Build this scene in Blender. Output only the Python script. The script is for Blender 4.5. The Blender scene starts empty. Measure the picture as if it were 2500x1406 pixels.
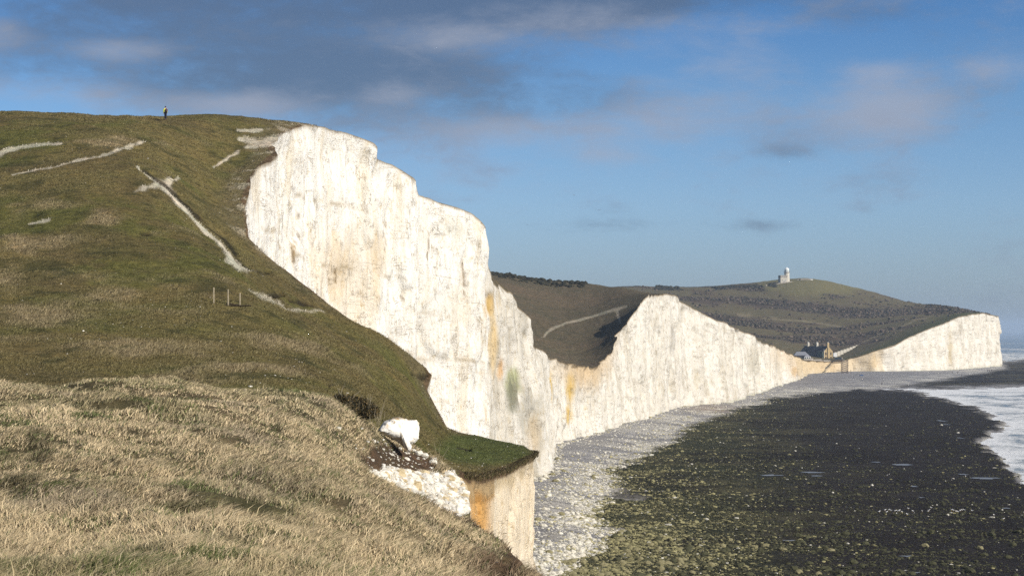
import bpy, bmesh, math, random
import numpy as np
from mathutils import Vector, Matrix
random.seed(7); RNG = np.random.default_rng(7)
SC = bpy.context.scene; COL = SC.collection
F = 5000.0; CZ = 30.0; HY = 805.0; CX = 1250.0      # focal length in photo pixels, eye height, horizon row, centre column

# ---------------------------------------------------------------- helpers
def tag(o, label=None, cat=None, group=None, kind=None):
    if label: o['label'] = label
    if cat: o['category'] = cat
    if group: o['group'] = group
    if kind: o['kind'] = kind
    return o
def zof(py, d): return CZ + (HY - py) / F * d
def pyof(z, d): return HY - (z - CZ) * F / d
def P(px, py, d): return ((px - CX) / F * d, d, zof(py, d))

def _h(ix, iy, iz, seed):
    h = (ix.astype(np.int64) * 374761393 + iy.astype(np.int64) * 668265263 + iz.astype(np.int64) * 2147483647 * 3 + seed * 1274126177) & 0xFFFFFFFF
    h = ((h ^ (h >> 13)) * 1274126177) & 0xFFFFFFFF
    h = ((h ^ (h >> 15)) * 2246822519) & 0xFFFFFFFF
    return ((h ^ (h >> 16)) & 0xFFFFFF) / float(0xFFFFFF)
def vn(x, y, z=0.0, seed=0):
    x, y, z = np.broadcast_arrays(np.asarray(x, float), np.asarray(y, float), np.asarray(z, float))
    ix, iy, iz = np.floor(x), np.floor(y), np.floor(z)
    fx, fy, fz = x - ix, y - iy, z - iz
    fx, fy, fz = [f * f * (3 - 2 * f) for f in (fx, fy, fz)]
    r = 0
    for a in (0, 1):
        for b in (0, 1):
            for c in (0, 1):
                w = (fx if a else 1 - fx) * (fy if b else 1 - fy) * (fz if c else 1 - fz)
                r = r + w * _h(ix + a, iy + b, iz + c, seed)
    return r * 2 - 1
def fbm(x, y, z=0.0, o=4, seed=0):
    r = 0; a = 1; s = 0
    x, y, z = np.asarray(x, float), np.asarray(y, float), np.asarray(z, float)
    for i in range(o):
        r = r + a * vn(x * 2**i + i * 17.3, y * 2**i - i * 9.1, z * 2**i + i * 3.7, seed + i); s += a; a *= .5
    return r / s
def sst(a, b, x):
    t = np.clip((x - a) / (b - a), 0, 1); return t * t * (3 - 2 * t)
def mixc(c, col, m):
    m = np.asarray(m)[..., None]; return c * (1 - m) + np.array(col) * m

def mesh_np(name, V, Fc, mat, cols=None, smooth=True, parent=None, link=True):
    """V (n,3); Fc list of (m,k) arrays"""
    me = bpy.data.meshes.new(name)
    me.vertices.add(len(V)); me.vertices.foreach_set('co', np.ascontiguousarray(V, dtype=np.float32).ravel())
    arrs = Fc if isinstance(Fc, list) else [Fc]
    idx = np.concatenate([a.ravel() for a in arrs]).astype(np.int32)
    tot = np.concatenate([np.full(len(a), a.shape[1]) for a in arrs]).astype(np.int32)
    st = np.concatenate([[0], np.cumsum(tot)[:-1]]).astype(np.int32)
    me.loops.add(len(idx)); me.loops.foreach_set('vertex_index', idx)
    me.polygons.add(len(tot)); me.polygons.foreach_set('loop_start', st)
    me.polygons.foreach_set('loop_total', tot)
    me.polygons.foreach_set('use_smooth', np.full(len(tot), smooth, dtype=bool))
    me.update(calc_edges=True)
    for k, c in (cols or {}).items():
        c = np.asarray(c, dtype=np.float32)
        if c.ndim == 1:
            at = me.attributes.new(k, 'FLOAT', 'POINT'); at.data.foreach_set('value', c)
        else:
            at = me.attributes.new(k, 'FLOAT_COLOR', 'POINT')
            at.data.foreach_set('color', np.concatenate([c, np.ones((len(c), 1), np.float32)], 1).ravel())
    me.materials.append(mat)
    o = bpy.data.objects.new(name, me)
    if link: COL.objects.link(o)
    if parent: o.parent = parent
    return o
def grid_faces(nr, nc):
    i = np.arange(nr - 1)[:, None] * nc + np.arange(nc - 1)[None, :]
    i = i.ravel(); return np.stack([i, i + 1, i + nc + 1, i + nc], 1)

# small bmesh builder
class MB:
    def __init__(s): s.bm = bmesh.new()
    def box(s, c, size, rz=0, taper=1.0):
        sx, sy, sz = [v / 2 for v in size]
        R = Matrix.Rotation(rz, 3, 'Z'); vs = []
        for z in (-sz, sz):
            k = taper if z > 0 else 1
            for x, y in ((-sx, -sy), (sx, -sy), (sx, sy), (-sx, sy)):
                vs.append(s.bm.verts.new(Vector(c) + R @ Vector((x * k, y * k, z))))
        for f in ((3, 2, 1, 0), (4, 5, 6, 7), (0, 1, 5, 4), (1, 2, 6, 5), (2, 3, 7, 6), (3, 0, 4, 7)):
            s.bm.faces.new([vs[i] for i in f])
        return s
    def bar(s, a, b, r, n=6, r2=None):
        a, b = Vector(a), Vector(b); d = (b - a)
        if d.length < 1e-6: return s
        q = d.to_track_quat('Z', 'Y'); r2 = r if r2 is None else r2
        A = [s.bm.verts.new(a + q @ Vector((r * math.cos(t), r * math.sin(t), 0))) for t in [2 * math.pi * k / n for k in range(n)]]
        B = [s.bm.verts.new(b + q @ Vector((r2 * math.cos(t), r2 * math.sin(t), 0))) for t in [2 * math.pi * k / n for k in range(n)]]
        for k in range(n): s.bm.faces.new([A[k], A[(k + 1) % n], B[(k + 1) % n], B[k]])
        s.bm.faces.new(A[::-1]); s.bm.faces.new(B); return s
    def path(s, pts, r0, r1, n=5):
        for i in range(len(pts) - 1):
            t0, t1 = i / (len(pts) - 1), (i + 1) / (len(pts) - 1)
            s.bar(pts[i], pts[i + 1], r0 + (r1 - r0) * t0, n, r0 + (r1 - r0) * t1)
        return s
    def lathe(s, prof, n=24, c=(0, 0, 0)):
        rings = []
        for r, z in prof:
            rings.append([s.bm.verts.new((c[0] + r * math.cos(2 * math.pi * k / n), c[1] + r * math.sin(2 * math.pi * k / n), c[2] + z)) for k in range(n)])
        for a, b in zip(rings, rings[1:]):
            for k in range(n): s.bm.faces.new([a[k], a[(k + 1) % n], b[(k + 1) % n], b[k]])
        s.bm.faces.new(rings[0][::-1]); s.bm.faces.new(rings[-1]); return s
    def poly(s, pts, faces):
        vs = [s.bm.verts.new(p) for p in pts]
        for f in faces: s.bm.faces.new([vs[i] for i in f])
        return s
    def ell(s, c, r, seg=10, rings=7, rot=None):
        m = Matrix.Translation(c) @ (rot.to_4x4() if rot else Matrix()) @ Matrix.Diagonal((*r, 1))
        bmesh.ops.create_uvsphere(s.bm, u_segments=seg, v_segments=rings, radius=1, matrix=m); return s
    def build(s, name, mat, parent=None, smooth=False):
        me = bpy.data.meshes.new(name); s.bm.to_mesh(me); s.bm.free()
        for p in me.polygons: p.use_smooth = smooth
        me.materials.append(mat); o = bpy.data.objects.new(name, me); COL.objects.link(o)
        if parent: o.parent = parent
        return o
def empty(name, loc, rz=0):
    o = bpy.data.objects.new(name, None); COL.objects.link(o); o.location = loc; o.rotation_euler = (0, 0, rz); o.empty_display_size = .2
    return o
def copy_tree(o, parent=None):
    c = o.copy(); COL.objects.link(c); c.parent = parent
    for ch in list(o.children): copy_tree(ch, c)
    return c

# ---------------------------------------------------------------- materials
class NT:
    def __init__(s, name):
        s.m = bpy.data.materials.new(name); s.m.use_nodes = True; s.t = s.m.node_tree; s.n = s.t.nodes
        s.b = s.n['Principled BSDF']
    def new(s, ty, **kw):
        n = s.n.new(ty)
        for k, v in kw.items(): setattr(n, k, v)
        return n
    def link(s, a, b): s.t.links.new(a, b)
    def noise(s, scale, vec=None, detail=4, rough=.6):
        n = s.new('ShaderNodeTexNoise'); n.inputs['Scale'].default_value = scale; n.inputs['Detail'].default_value = detail
        n.inputs['Roughness'].default_value = rough
        if vec is not None: s.link(vec, n.inputs['Vector'])
        return n.outputs['Fac']
    def pos(s, sc=(1, 1, 1)):
        g = s.new('ShaderNodeNewGeometry'); m = s.new('ShaderNodeMapping'); m.inputs['Scale'].default_value = sc
        s.link(g.outputs['Position'], m.inputs['Vector']); return m.outputs['Vector']
    def ramp(s, fac, stops):
        r = s.new('ShaderNodeValToRGB'); e = r.color_ramp.elements
        while len(e) < len(stops): e.new(.5)
        for k, (p, c) in enumerate(stops):
            e[k].position = p; e[k].color = (*(c if hasattr(c, '__len__') else (c, c, c)), 1)
        s.link(fac, r.inputs['Fac']); return r.outputs['Color']
    def mix(s, a, b, fac=1.0, mode='MULTIPLY'):
        m = s.new('ShaderNodeMix', data_type='RGBA', blend_type=mode)
        for v, k in ((fac, 0), (a, 6), (b, 7)):
            if isinstance(v, (int, float)): m.inputs[k].default_value = v if k == 0 else (v, v, v, 1)
            elif isinstance(v, tuple): m.inputs[k].default_value = (*v, 1)
            else: s.link(v, m.inputs[k])
        return m.outputs[2]
    def math(s, op, a, b=0.0, c=None):
        m = s.new('ShaderNodeMath', operation=op)
        for k, v in enumerate((a, b) if c is None else (a, b, c)):
            if isinstance(v, (int, float)): m.inputs[k].default_value = v
            else: s.link(v, m.inputs[k])
        return m.outputs[0]
    def attr(s, name, out='Color'):
        a = s.new('ShaderNodeAttribute', attribute_name=name); return a.outputs[out]
    def bump(s, h, strength, dist):
        b = s.new('ShaderNodeBump'); b.inputs['Strength'].default_value = strength; b.inputs['Distance'].default_value = dist
        s.link(h, b.inputs['Height']); s.link(b.outputs['Normal'], s.b.inputs['Normal'])
    def done(s, col=None, rough=.9, spec=.2):
        if col is not None:
            if isinstance(col, tuple): s.b.inputs['Base Color'].default_value = (*col, 1)
            else: s.link(col, s.b.inputs['Base Color'])
        if isinstance(rough, (int, float)): s.b.inputs['Roughness'].default_value = rough
        else: s.link(rough, s.b.inputs['Roughness'])
        s.b.inputs['Specular IOR Level'].default_value = spec
        return s.m
def simple(name, col, rough=.8, var=.25, scale=6.0, spec=.2, metal=0):
    t = NT(name); c = t.mix(tuple(col), t.ramp(t.noise(scale, t.pos()), [(.3, 1 - var), (.7, 1 + var * .4)]))
    t.b.inputs['Metallic'].default_value = metal
    return t.done(c, rough, spec)

def m_chalk():
    t = NT('chalk'); c = t.attr('col')
    st = t.noise(1.0, t.pos((1.7, 1.7, .13)), 8, .7)
    c = t.mix(c, t.ramp(st, [(.32, (.84, .77, .64)), (.45, (.97, .95, .91)), (.55, 1.0)]), .7)
    sm = t.noise(1.0, t.pos((1.4, 1.4, .9)), 10, .78)
    c = t.mix(c, t.ramp(sm, [(.33, (.58, .46, .28)), (.40, (.90, .84, .72)), (.46, 1.0)]), .8)
    def lines(sc, th, seedoff, gate_scale, lo, hi, det=4, dist=.4):
        mp = t.new('ShaderNodeMapping'); mp.inputs['Scale'].default_value = sc; mp.inputs['Location'].default_value = (seedoff, seedoff * .7, seedoff * 1.3)
        g = t.new('ShaderNodeNewGeometry'); t.link(g.outputs['Position'], mp.inputs['Vector'])
        n = t.new('ShaderNodeTexNoise'); n.inputs['Scale'].default_value = 1; n.inputs['Detail'].default_value = det; n.inputs['Roughness'].default_value = .55; n.inputs['Distortion'].default_value = dist
        t.link(mp.outputs[0], n.inputs['Vector'])
        dd = t.math('ABSOLUTE', t.math('SUBTRACT', n.outputs['Fac'], .5))
        l = t.ramp(dd, [(.0, 1.0), (th, 0.0)])
        return t.mix(l, t.ramp(t.noise(gate_scale, t.pos((1, 1, 1.3)), 5, .7), [(lo, 0.0), (hi, 1.0)]))
    v1 = lines((.9, .9, .16), .014, 3.1, .30, .50, .61)
    v2 = lines((2.2, 2.2, .5), .022, 8.7, .3, .54, .64)
    h1 = lines((.07, .07, .55), .010, 5.3, .15, .50, .62)
    h2 = lines((.5, .5, 1.9), .016, 1.9, .4, .56, .64)
    vm = t.math('MAXIMUM', v1, v2); hm = t.math('MAXIMUM', h1, h2); cm = t.math('MAXIMUM', vm, hm)
    c = t.mix(c, (.50, .37, .20), t.math('MULTIPLY', cm, .5), 'MIX')
    h = t.math('ADD', t.math('MULTIPLY', st, 1.0), t.math('MULTIPLY', sm, 1.1))
    h = t.math('SUBTRACT', h, t.math('MULTIPLY', cm, .35))
    t.bump(h, .9, .38)
    return t.done(c, .95, .1)
def m_land():
    t = NT('turf'); c = t.attr('col')
    a = t.noise(1.1, t.pos((1, 1, 1.5)), 8, .7)
    b = t.noise(.18, t.pos(), 5, .6)
    c = t.mix(c, t.ramp(a, [(.32, (.45, .45, .38)), (.5, 1.0), (.68, (1.5, 1.4, 1.25))]), 1.0)
    c = t.mix(c, t.ramp(b, [(.35, (.86, .92, .86)), (.65, (1.12, 1.05, 1.0))]), 1.0)
    t.bump(a, 1.0, .5)
    return t.done(c, .95, .1)
def m_blade():
    t = NT('grass_blades'); c = t.attr('col')
    t.b.inputs['Transmission Weight'].default_value = 0
    m = t.done(c, .65, .25)
    return m
def m_beach():
    t = NT('foreshore_ground'); c = t.attr('col')
    a = t.noise(1.6, t.pos(), 8, .75)
    b = t.noise(.25, t.pos((.6, 1.3, 1)), 6, .7)
    c = t.mix(c, t.ramp(a, [(.3, .3), (.5, .9), (.7, 1.9)]), 1.0)
    c = t.mix(c, t.ramp(b, [(.35, .78), (.6, 1.15)]), 1.0)
    # scattered pale stones between the weed
    v = t.new('ShaderNodeTexVoronoi'); t.link(t.pos(), v.inputs['Vector']); v.inputs['Scale'].default_value = 1.1
    sp = t.ramp(v.outputs['Distance'], [(.20, 1.0), (.30, 0.0)])
    sp = t.mix(sp, t.ramp(t.noise(.12, t.pos((1, .5, 1)), 5, .7), [(.50, 0.0), (.66, 1.0)]))
    sp = t.math('MULTIPLY', sp, t.attr('stones', 'Fac'))
    c = t.mix(c, (.33, .30, .19), sp, 'MIX')
    t.bump(t.math('ADD', a, t.math('MULTIPLY', b, 2.0)), 1.0, .6)
    return t.done(c, .97, .08)
def m_rock():
    t = NT('loose_rock'); c = t.attr('col')
    a = t.noise(3.0, t.pos(), 6, .7)
    c = t.mix(c, t.ramp(a, [(.3, .62), (.5, 1.0), (.7, 1.15)]), 1.0)
    t.bump(a, .7, .12); return t.done(c, .85, .2)
def m_rockc(name, col):
    t = NT(name); a = t.noise(3.0, t.pos(), 6, .7)
    c = t.mix(tuple(col), t.ramp(a, [(.3, (.6, .56, .48)), (.5, 1.0), (.7, 1.12)]), 1.0)
    t.bump(a, .8, .12); return t.done(c, .85, .2)
def m_sea():
    t = NT('sea_water'); f = t.attr('foam', 'Fac')
    n1 = t.noise(.06, t.pos((1.0, .42, 1)), 10, .72); n2 = t.noise(.5, t.pos((.8, .6, 1)), 8, .72)
    n = t.math('ADD', t.math('MULTIPLY', n1, .65), t.math('MULTIPLY', n2, .35))
    m = t.math('ADD', t.math('MULTIPLY', t.math('SUBTRACT', n, .5), 5.5), f)
    fm = t.ramp(m, [(.30, 0.0), (.52, .55), (.85, 1.0)])
    deep = t.ramp(n1, [(.3, (.13, .165, .18)), (.7, (.21, .24, .245))])
    c = t.mix(deep, (.72, .74, .76), fm, 'MIX')
    t.bump(t.math('ADD', n2, n1), 1.0, .6)
    r = t.ramp(fm, [(0, .25), (1, .85)])
    return t.done(c, r, .4)

M = dict(chalk=m_chalk(), land=m_land(), blade=m_blade(), beach=m_beach(), rock=m_rock(), sea=m_sea())
tN = NT('near_chalk'); cN = tN.attr('col'); aN = tN.noise(4.0, tN.pos((1, 1, .7)), 8, .7)
cN = tN.mix(cN, tN.ramp(aN, [(.34, (.62, .5, .34)), (.43, (.95, .92, .86)), (.5, 1.0)]), .8); tN.bump(aN, .6, .06); M['chalk_near'] = tN.done(cN, .95, .1)
M['pool'] = simple('pool_water', (.22, .225, .23), .38, .3, .5, .4)
M['wood'] = simple('weathered_wood', (.34, .29, .20), .85, .4, 9)
M['woodd'] = simple('dark_wood', (.06, .045, .03), .85, .4, 9)
M['stone'] = simple('pale_stone', (.50, .47, .40), .9, .3, 1.2)
M['stoned'] = simple('weathered_stone', (.32, .29, .25), .9, .35, 1.2)
M['towerm'] = simple('tower_stone', (.55, .52, .45), .9, .15, .8)
M['lantern'] = simple('lantern_paint', (.8, .82, .82), .4, .08, 2)
M['dark'] = simple('dark_opening', (.02, .02, .025), .5, .2, 3)
M['slate'] = simple('roof_slate', (.05, .05, .058), .7, .3, 2)
M['brickd'] = simple('flint_wall', (.09, .09, .10), .9, .3, 1.5)
M['gable'] = simple('ochre_render', (.42, .32, .17), .9, .25, .8)
M['greenw'] = simple('green_render', (.10, .14, .12), .8, .2, 1)
M['white'] = simple('white_paint', (.78, .78, .76), .6, .1, 2)
M['glass'] = simple('window_glass', (.05, .06, .07), .15, .2, 2, .5)
M['rust'] = simple('rusty_steel', (.10, .065, .05), .7, .4, 3, .3)
M['steelp'] = simple('pale_steel', (.55, .52, .48), .6, .2, 3)
M['blue'] = simple('blue_plastic', (.05, .14, .35), .5, .1, 3)

# ---------------------------------------------------------------- the rim of the cliffs: (distance, column, row)
RIM = np.array([
(12,1900,1700),(20,1640,1600),(28,1440,1500),(34,1345,1440),(40,1298,1400),(46,1232,1325),(50,1142,1264),(54,1000,1219),(58,915,1182),
(61,925,1225),(66,1040,1285),(72,1120,1295),(78,1142,1262),(84,1140,1200),(90,1112,1158),(100,1100,1160),(112,1130,1160),(120,1180,1160),(128,1220,1148),
(138,1262,1130),(150,1313,1104),(158,1275,1086),(165,1200,1072),(172,1160,1062),(178,1095,1047),(182,1062,990),(184,1040,950),(186,1052,905),(188,1015,882),
(191,880,800),(195,800,740),(200,700,660),(204,650,622),(207,612,585),(213,606,540),(222,597,490),(232,612,440),(243,640,402),(252,672,378),
(262,655,350),(272,700,325),(285,740,304),(293,800,310),(300,850,325),(304,912,349),(306,918,388),(312,960,402),(317,1013,435),(319,1020,465),
(324,1060,490),(328,1110,503),(333,1150,518),(337,1175,541),(345,1180,600),(350,1183,640),(358,1190,682),(368,1210,695),(380,1247,715),(392,1260,745),
(398,1288,768),(408,1291,838),(430,1300,845),(460,1325,855),(490,1337,868),(510,1362,884),(530,1400,890),(560,1450,895),(592,1488,868),(602,1504,850),
(615,1508,815),(630,1530,790),(655,1560,745),(680,1585,719),(720,1622,716),(762,1650,722),(768,1660,735),(800,1745,778),(860,1800,803),(940,1845,823),
(955,1850,833),(1040,1885,845),(1130,1925,862),(1200,1947,872),(1240,1955,875),(1310,1963,880),(1395,2050,882),(1403,2075,876),(1406,2126,860),
(1412,2155,852),(1418,2187,842),(1430,2213,825),(1445,2255,808),(1475,2306,788),(1510,2341,774),(1550,2369,768),(1600,2400,764),(1650,2434,771),
(1700,2437,775),(1900,2420,780),(2300,2380,785),(3200,2250,790)], float)
def rimpx(d): return np.interp(d, RIM[:, 0], RIM[:, 1])
def rimpy(d):
    d = np.asarray(d, float)
    a = np.interp(d, [285, 292, 340, 350, 380, 500, 620, 1350, 1420, 1640], [0, 5, 5, 3, 5, 4, 4.5, 2.5, 2, 1.5]); f = np.interp(d, [280, 350, 620, 1600], [1.3, 1.6, 7, 12])
    return np.interp(d, RIM[:, 0], RIM[:, 2]) + a * fbm(np.cumsum(np.r_[0, np.diff(np.atleast_1d(d))]) * 0 + d / f, d * 0, seed=15, o=3)
BAT = np.array([(12, 1.5), (58, 1.5), (78, 1.2), (90, .6), (112, .3), (150, -.75), (180, .8), (285, .6), (335, .7), (358, 1.6), (380, 4), (400, 4.2), (430, 3.6), (480, 1.2), (520, .8), (600, 2), (3200, 2.5)])

# terrain control points: (column, row, distance)
CP = [(-600,1660,12),(0,1660,12),(600,1660,12),(1200,1670,12),(-600,1510,17),(0,1510,17),(600,1510,17),(1100,1520,18),
(-500,1400,22),(0,1408,22),(400,1408,23),(800,1412,25),(1100,1412,28),(-500,1200,31),(0,1200,31),(400,1195,33),(800,1205,38),(1000,1270,40),
(-500,1080,40),(0,1080,40),(400,1060,44),(750,1080,50),(860,1130,54),(-400,955,58),(0,950,60),(200,942,64),(400,934,68),(600,957,70),(750,978,73),(840,1000,75),(900,1040,78),(860,1085,66),(900,1140,66),
(-400,985,78),(0,982,80),(400,968,85),(600,988,87),(760,1000,90),(900,1045,98),(-400,940,100),(0,936,105),(250,938,103),(400,932,104),(600,952,105),(800,968,110),(950,1015,112),
(980,1130,80),(1040,1140,84),(950,1165,72),(1010,1190,76),(1080,1200,79),(1075,1130,87),(1000,1060,98),(1040,1120,98),
(1050,1095,118),(1100,1135,115),(1200,1110,140),(1100,1060,168),(1150,1120,130),(1200,1085,158),(1040,1040,150),
(0,900,112),(0,740,143),(0,600,168),(0,450,198),(0,350,225),(0,277,262),(0,290,300),(0,420,380),
(-500,880,110),(-500,600,165),(-500,330,225),(-500,258,262),(-500,290,310),(-500,400,380),
(200,280,264),(400,900,115),(400,740,147),(400,600,173),(400,450,205),(400,350,236),(400,290,266),(400,310,300),(400,450,380),
(500,293,270),(600,900,118),(600,740,152),(600,660,176),(560,580,200),(550,490,220),(560,400,245),(600,340,265),(600,295,276),(680,299,281),
(700,850,135),(720,760,170),(850,900,138),(860,840,172),(960,1000,126),(1000,930,158),(1000,990,150),(950,870,178),
(800,335,312),(600,330,320),(900,385,335),(1000,470,342),(1100,540,350),(700,450,380),(1150,600,365),(1150,720,400),(1230,760,410),
(0,520,450),(600,560,450),(1000,760,440),(1200,830,460),(1300,880,485),(1250,880,520),(1000,830,520),
(1300,868,560),(1300,830,620),(1300,760,720),(1300,710,790),(1190,668,830),(1300,682,850),(1430,694,850),(1520,704,810),(1580,715,765),
(1450,862,610),(1450,800,690),(1450,730,780),(1550,780,660),(1540,735,740),(1300,700,960),(1600,745,860),(1450,720,960),(1000,640,850),(1000,760,620),(1000,690,1000),
(1650,770,860),(1720,805,950),(1600,800,1000),(1800,860,1150),(1900,872,1280),(1930,872,1380),(1700,850,1220),(1300,800,1200),(1000,780,1200),
(1980,866,1450),(1800,848,1430),(1600,820,1400),(1700,790,1600),(1700,740,1820),(1700,706,2000),(1600,705,2000),(1500,704,2000),(1800,699,2040),(1860,698,2040),(1890,692,2060),(1925,688,2070),(1970,683,2090),(2050,697,2080),(2130,722,2020),(2180,734,1950),(2280,746,1850),(2340,757,1760),
(2030,864,1460),(2060,845,1500),(2120,842,1470),(2000,830,1530),(2000,760,1780),(2100,780,1680),(2200,800,1530),(2200,750,1850),(2300,772,1600),(2370,762,1640),
(1970,700,2450),(2280,765,2300),(1700,725,2450),(2400,790,2100),(1000,730,2000),(1000,745,3100),(2000,765,3100),(1500,740,3100)]
CPa = np.array(CP, float)
sel = [0, 2, 4, 6, 7, 8, 10, 12, 15, 18, 20, 23, 24, 26, 28, 30, 32, 34, 35, 37, 39, 41, 44, 47, 50, 52, 54, 57, 60, 62, 64, 66, 67, 69, 71, 73, 75, 76, 78, 80, 81, 83, 85, 87, 89, 92, 94, 96, 98, 100]
RC = RIM[[i for i in sel if i < len(RIM)]]
CPa = np.concatenate([CPa, RC[:, [1, 2, 0]]])
def _uv(px, d): return np.stack([np.asarray(px) / 500.0, np.log(d) * 2.6], -1)
def _k(r2): return .5 * r2 * np.log(r2 + 1e-12)
_X = _uv(CPa[:, 0], CPa[:, 2]); n = len(_X)
_r2 = ((_X[:, None] - _X[None]) ** 2).sum(-1)
_A = np.zeros((n + 3, n + 3)); _A[:n, :n] = _k(_r2) + np.eye(n) * 2e-3; _A[:n, n] = 1; _A[:n, n + 1:] = _X; _A[n:, :n] = _A[:n, n:].T
_W = np.linalg.solve(_A, np.concatenate([CPa[:, 1], [0, 0, 0]]))
def tps(px, d):
    q = _uv(px, d).reshape(-1, 2); out = np.empty(len(q))
    for i in range(0, len(q), 20000):
        c = q[i:i + 20000]; r2 = ((c[:, None] - _X[None]) ** 2).sum(-1)
        out[i:i + 20000] = _k(r2) @ _W[:n] + _W[n] + c @ _W[n + 1:]
    return out.reshape(np.shape(px))
_rd = np.exp(np.linspace(math.log(12), math.log(3200), 1500)); _rc = rimpy(_rd) - tps(rimpx(_rd), _rd)

# worn chalk paths on the hillside (photo columns / rows): polyline, half width, sunken depth
PATHS = [([(335,412),(360,430),(398,452),(425,480),(455,515),(490,545),(530,580),(552,610),(560,635),(585,655),(640,662)],[3,7,13,10,7,7,9,11,12,8,3],1.0),
         ([(328,477),(360,464),(398,450),(420,440),(440,434)],[2.5,6,9,6,2.5],.15),
         ([(-20,390),(10,376),(50,362),(100,355),(150,352)],[6,6,6,5,2],.15),
         ([(30,432),(120,412),(190,393),(250,380),(300,362),(355,350)],[1.5,2,3,5,5,2],.15),
         ([(520,405),(550,390),(580,376)],[2,3,4],.1),
         ([(585,345),(640,350),(690,340)],[6,10,12],.1),([(580,322),(615,324),(640,320)],[3,5,3],.1),([(600,364),(625,360)],[3,5],.1),
         ([(70,546),(105,541),(118,537)],[2,5,4],.2),
         ([(610,712),(640,725),(675,738),(700,750),(740,758),(790,766)],[3,8,7,3,2,1.5],.25)]
def seg_dist(px, py, poly, hw):
    best = np.full(px.shape, 1e9); side = np.zeros(px.shape)
    for i in range(len(poly) - 1):
        (x0, y0), (x1, y1) = poly[i], poly[i + 1]; dx, dy = x1 - x0, y1 - y0; L2 = dx * dx + dy * dy
        t = np.clip(((px - x0) * dx + (py - y0) * dy) / L2, 0, 1)
        w = hw[i] + (hw[i + 1] - hw[i]) * t
        dd = np.hypot(px - x0 - t * dx, (py - y0 - t * dy)) / w
        s = ((px - x0) * dy - (py - y0) * dx) / math.sqrt(L2)
        m = dd < best; best = np.where(m, dd, best); side = np.where(m, s / w, side)
    return best, side
GULLY = ([(345,415),(398,445),(430,475),(465,510),(500,540),(545,575),(570,605),(585,635),(610,652),(650,660)],[4,6,7,7,6,7,8,9,8,5])
BANKS = [([(635,708),(665,715),(690,720)],[3,6,3]),([(705,733),(740,742),(790,758)],[3,6,2]),([(1000,912),(1030,920),(1050,905)],[3,7,6]),([(345,572),(362,574)],[4,4]),([(800,931),(835,932)],[3,3]),([(1115,1090),(1145,1095)],[3,4])]
def land(px, d, full=True):
    px = np.asarray(px, float); d = np.asarray(d, float)
    py = tps(px, d)
    rp = rimpx(d); g = np.clip(rp - px, 0, None)
    py = py + np.interp(d, _rd, _rc) * np.exp(-g / 35.0)
    py = py + (14 * sst(0, 12, g) + 60 * sst(0, 90, g)) * sst(289, 298, d) * (1 - sst(342, 356, d))
    X = (px - CX) / F * d; z = zof(py, d)
    if full:
        nearw = 1 - sst(60, 110, d)
        e = sst(0, 60, g)
        kn = fbm(X / 3.2, d / 4.5, seed=3, o=3) * .42 + fbm(X / 1.0, d / 1.3, seed=5, o=3) * .22
        hl = fbm(X / 9, d / 12, seed=8, o=4) * .55 + fbm(X / 1.6, d / 2.2, seed=9, o=3) * .20
        fr = fbm(X / 40, d / 50, seed=11, o=5) * 2.2
        mid = sst(300, 600, d)
        z = z + kn * nearw * (.25 + .75 * e) + hl * (1 - nearw) * (1 - mid) * (.3 + .7 * e) + fr * mid * e * sst(1380, 1600, d) + hl * mid
        if d.size:
            b, s = seg_dist(px, py, *GULLY); inA = (d > 100) & (d < 300)
            z = z - np.where(inA, .55 * np.exp(-b ** 2 * .6), 0)
            for bk in BANKS:
                b, s = seg_dist(px, py, *bk); z = z - np.where(inA, .35 * np.exp(-b ** 2), 0)
    return z, py
def landz(px, d): return float(land(np.array([px]), np.array([d]))[0][0])
def hit(px, py, d0=15, d1=2300):
    ds = np.exp(np.linspace(math.log(d0), math.log(d1), 1500))
    z, _ = land(np.full(ds.shape, float(px)), ds); q = pyof(z, ds)
    ok = np.where((q <= py) & (px <= rimpx(ds) + 3))[0]
    dd = float(ds[ok[0]]) if len(ok) else 200.0
    return dd, landz(px, dd)

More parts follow.
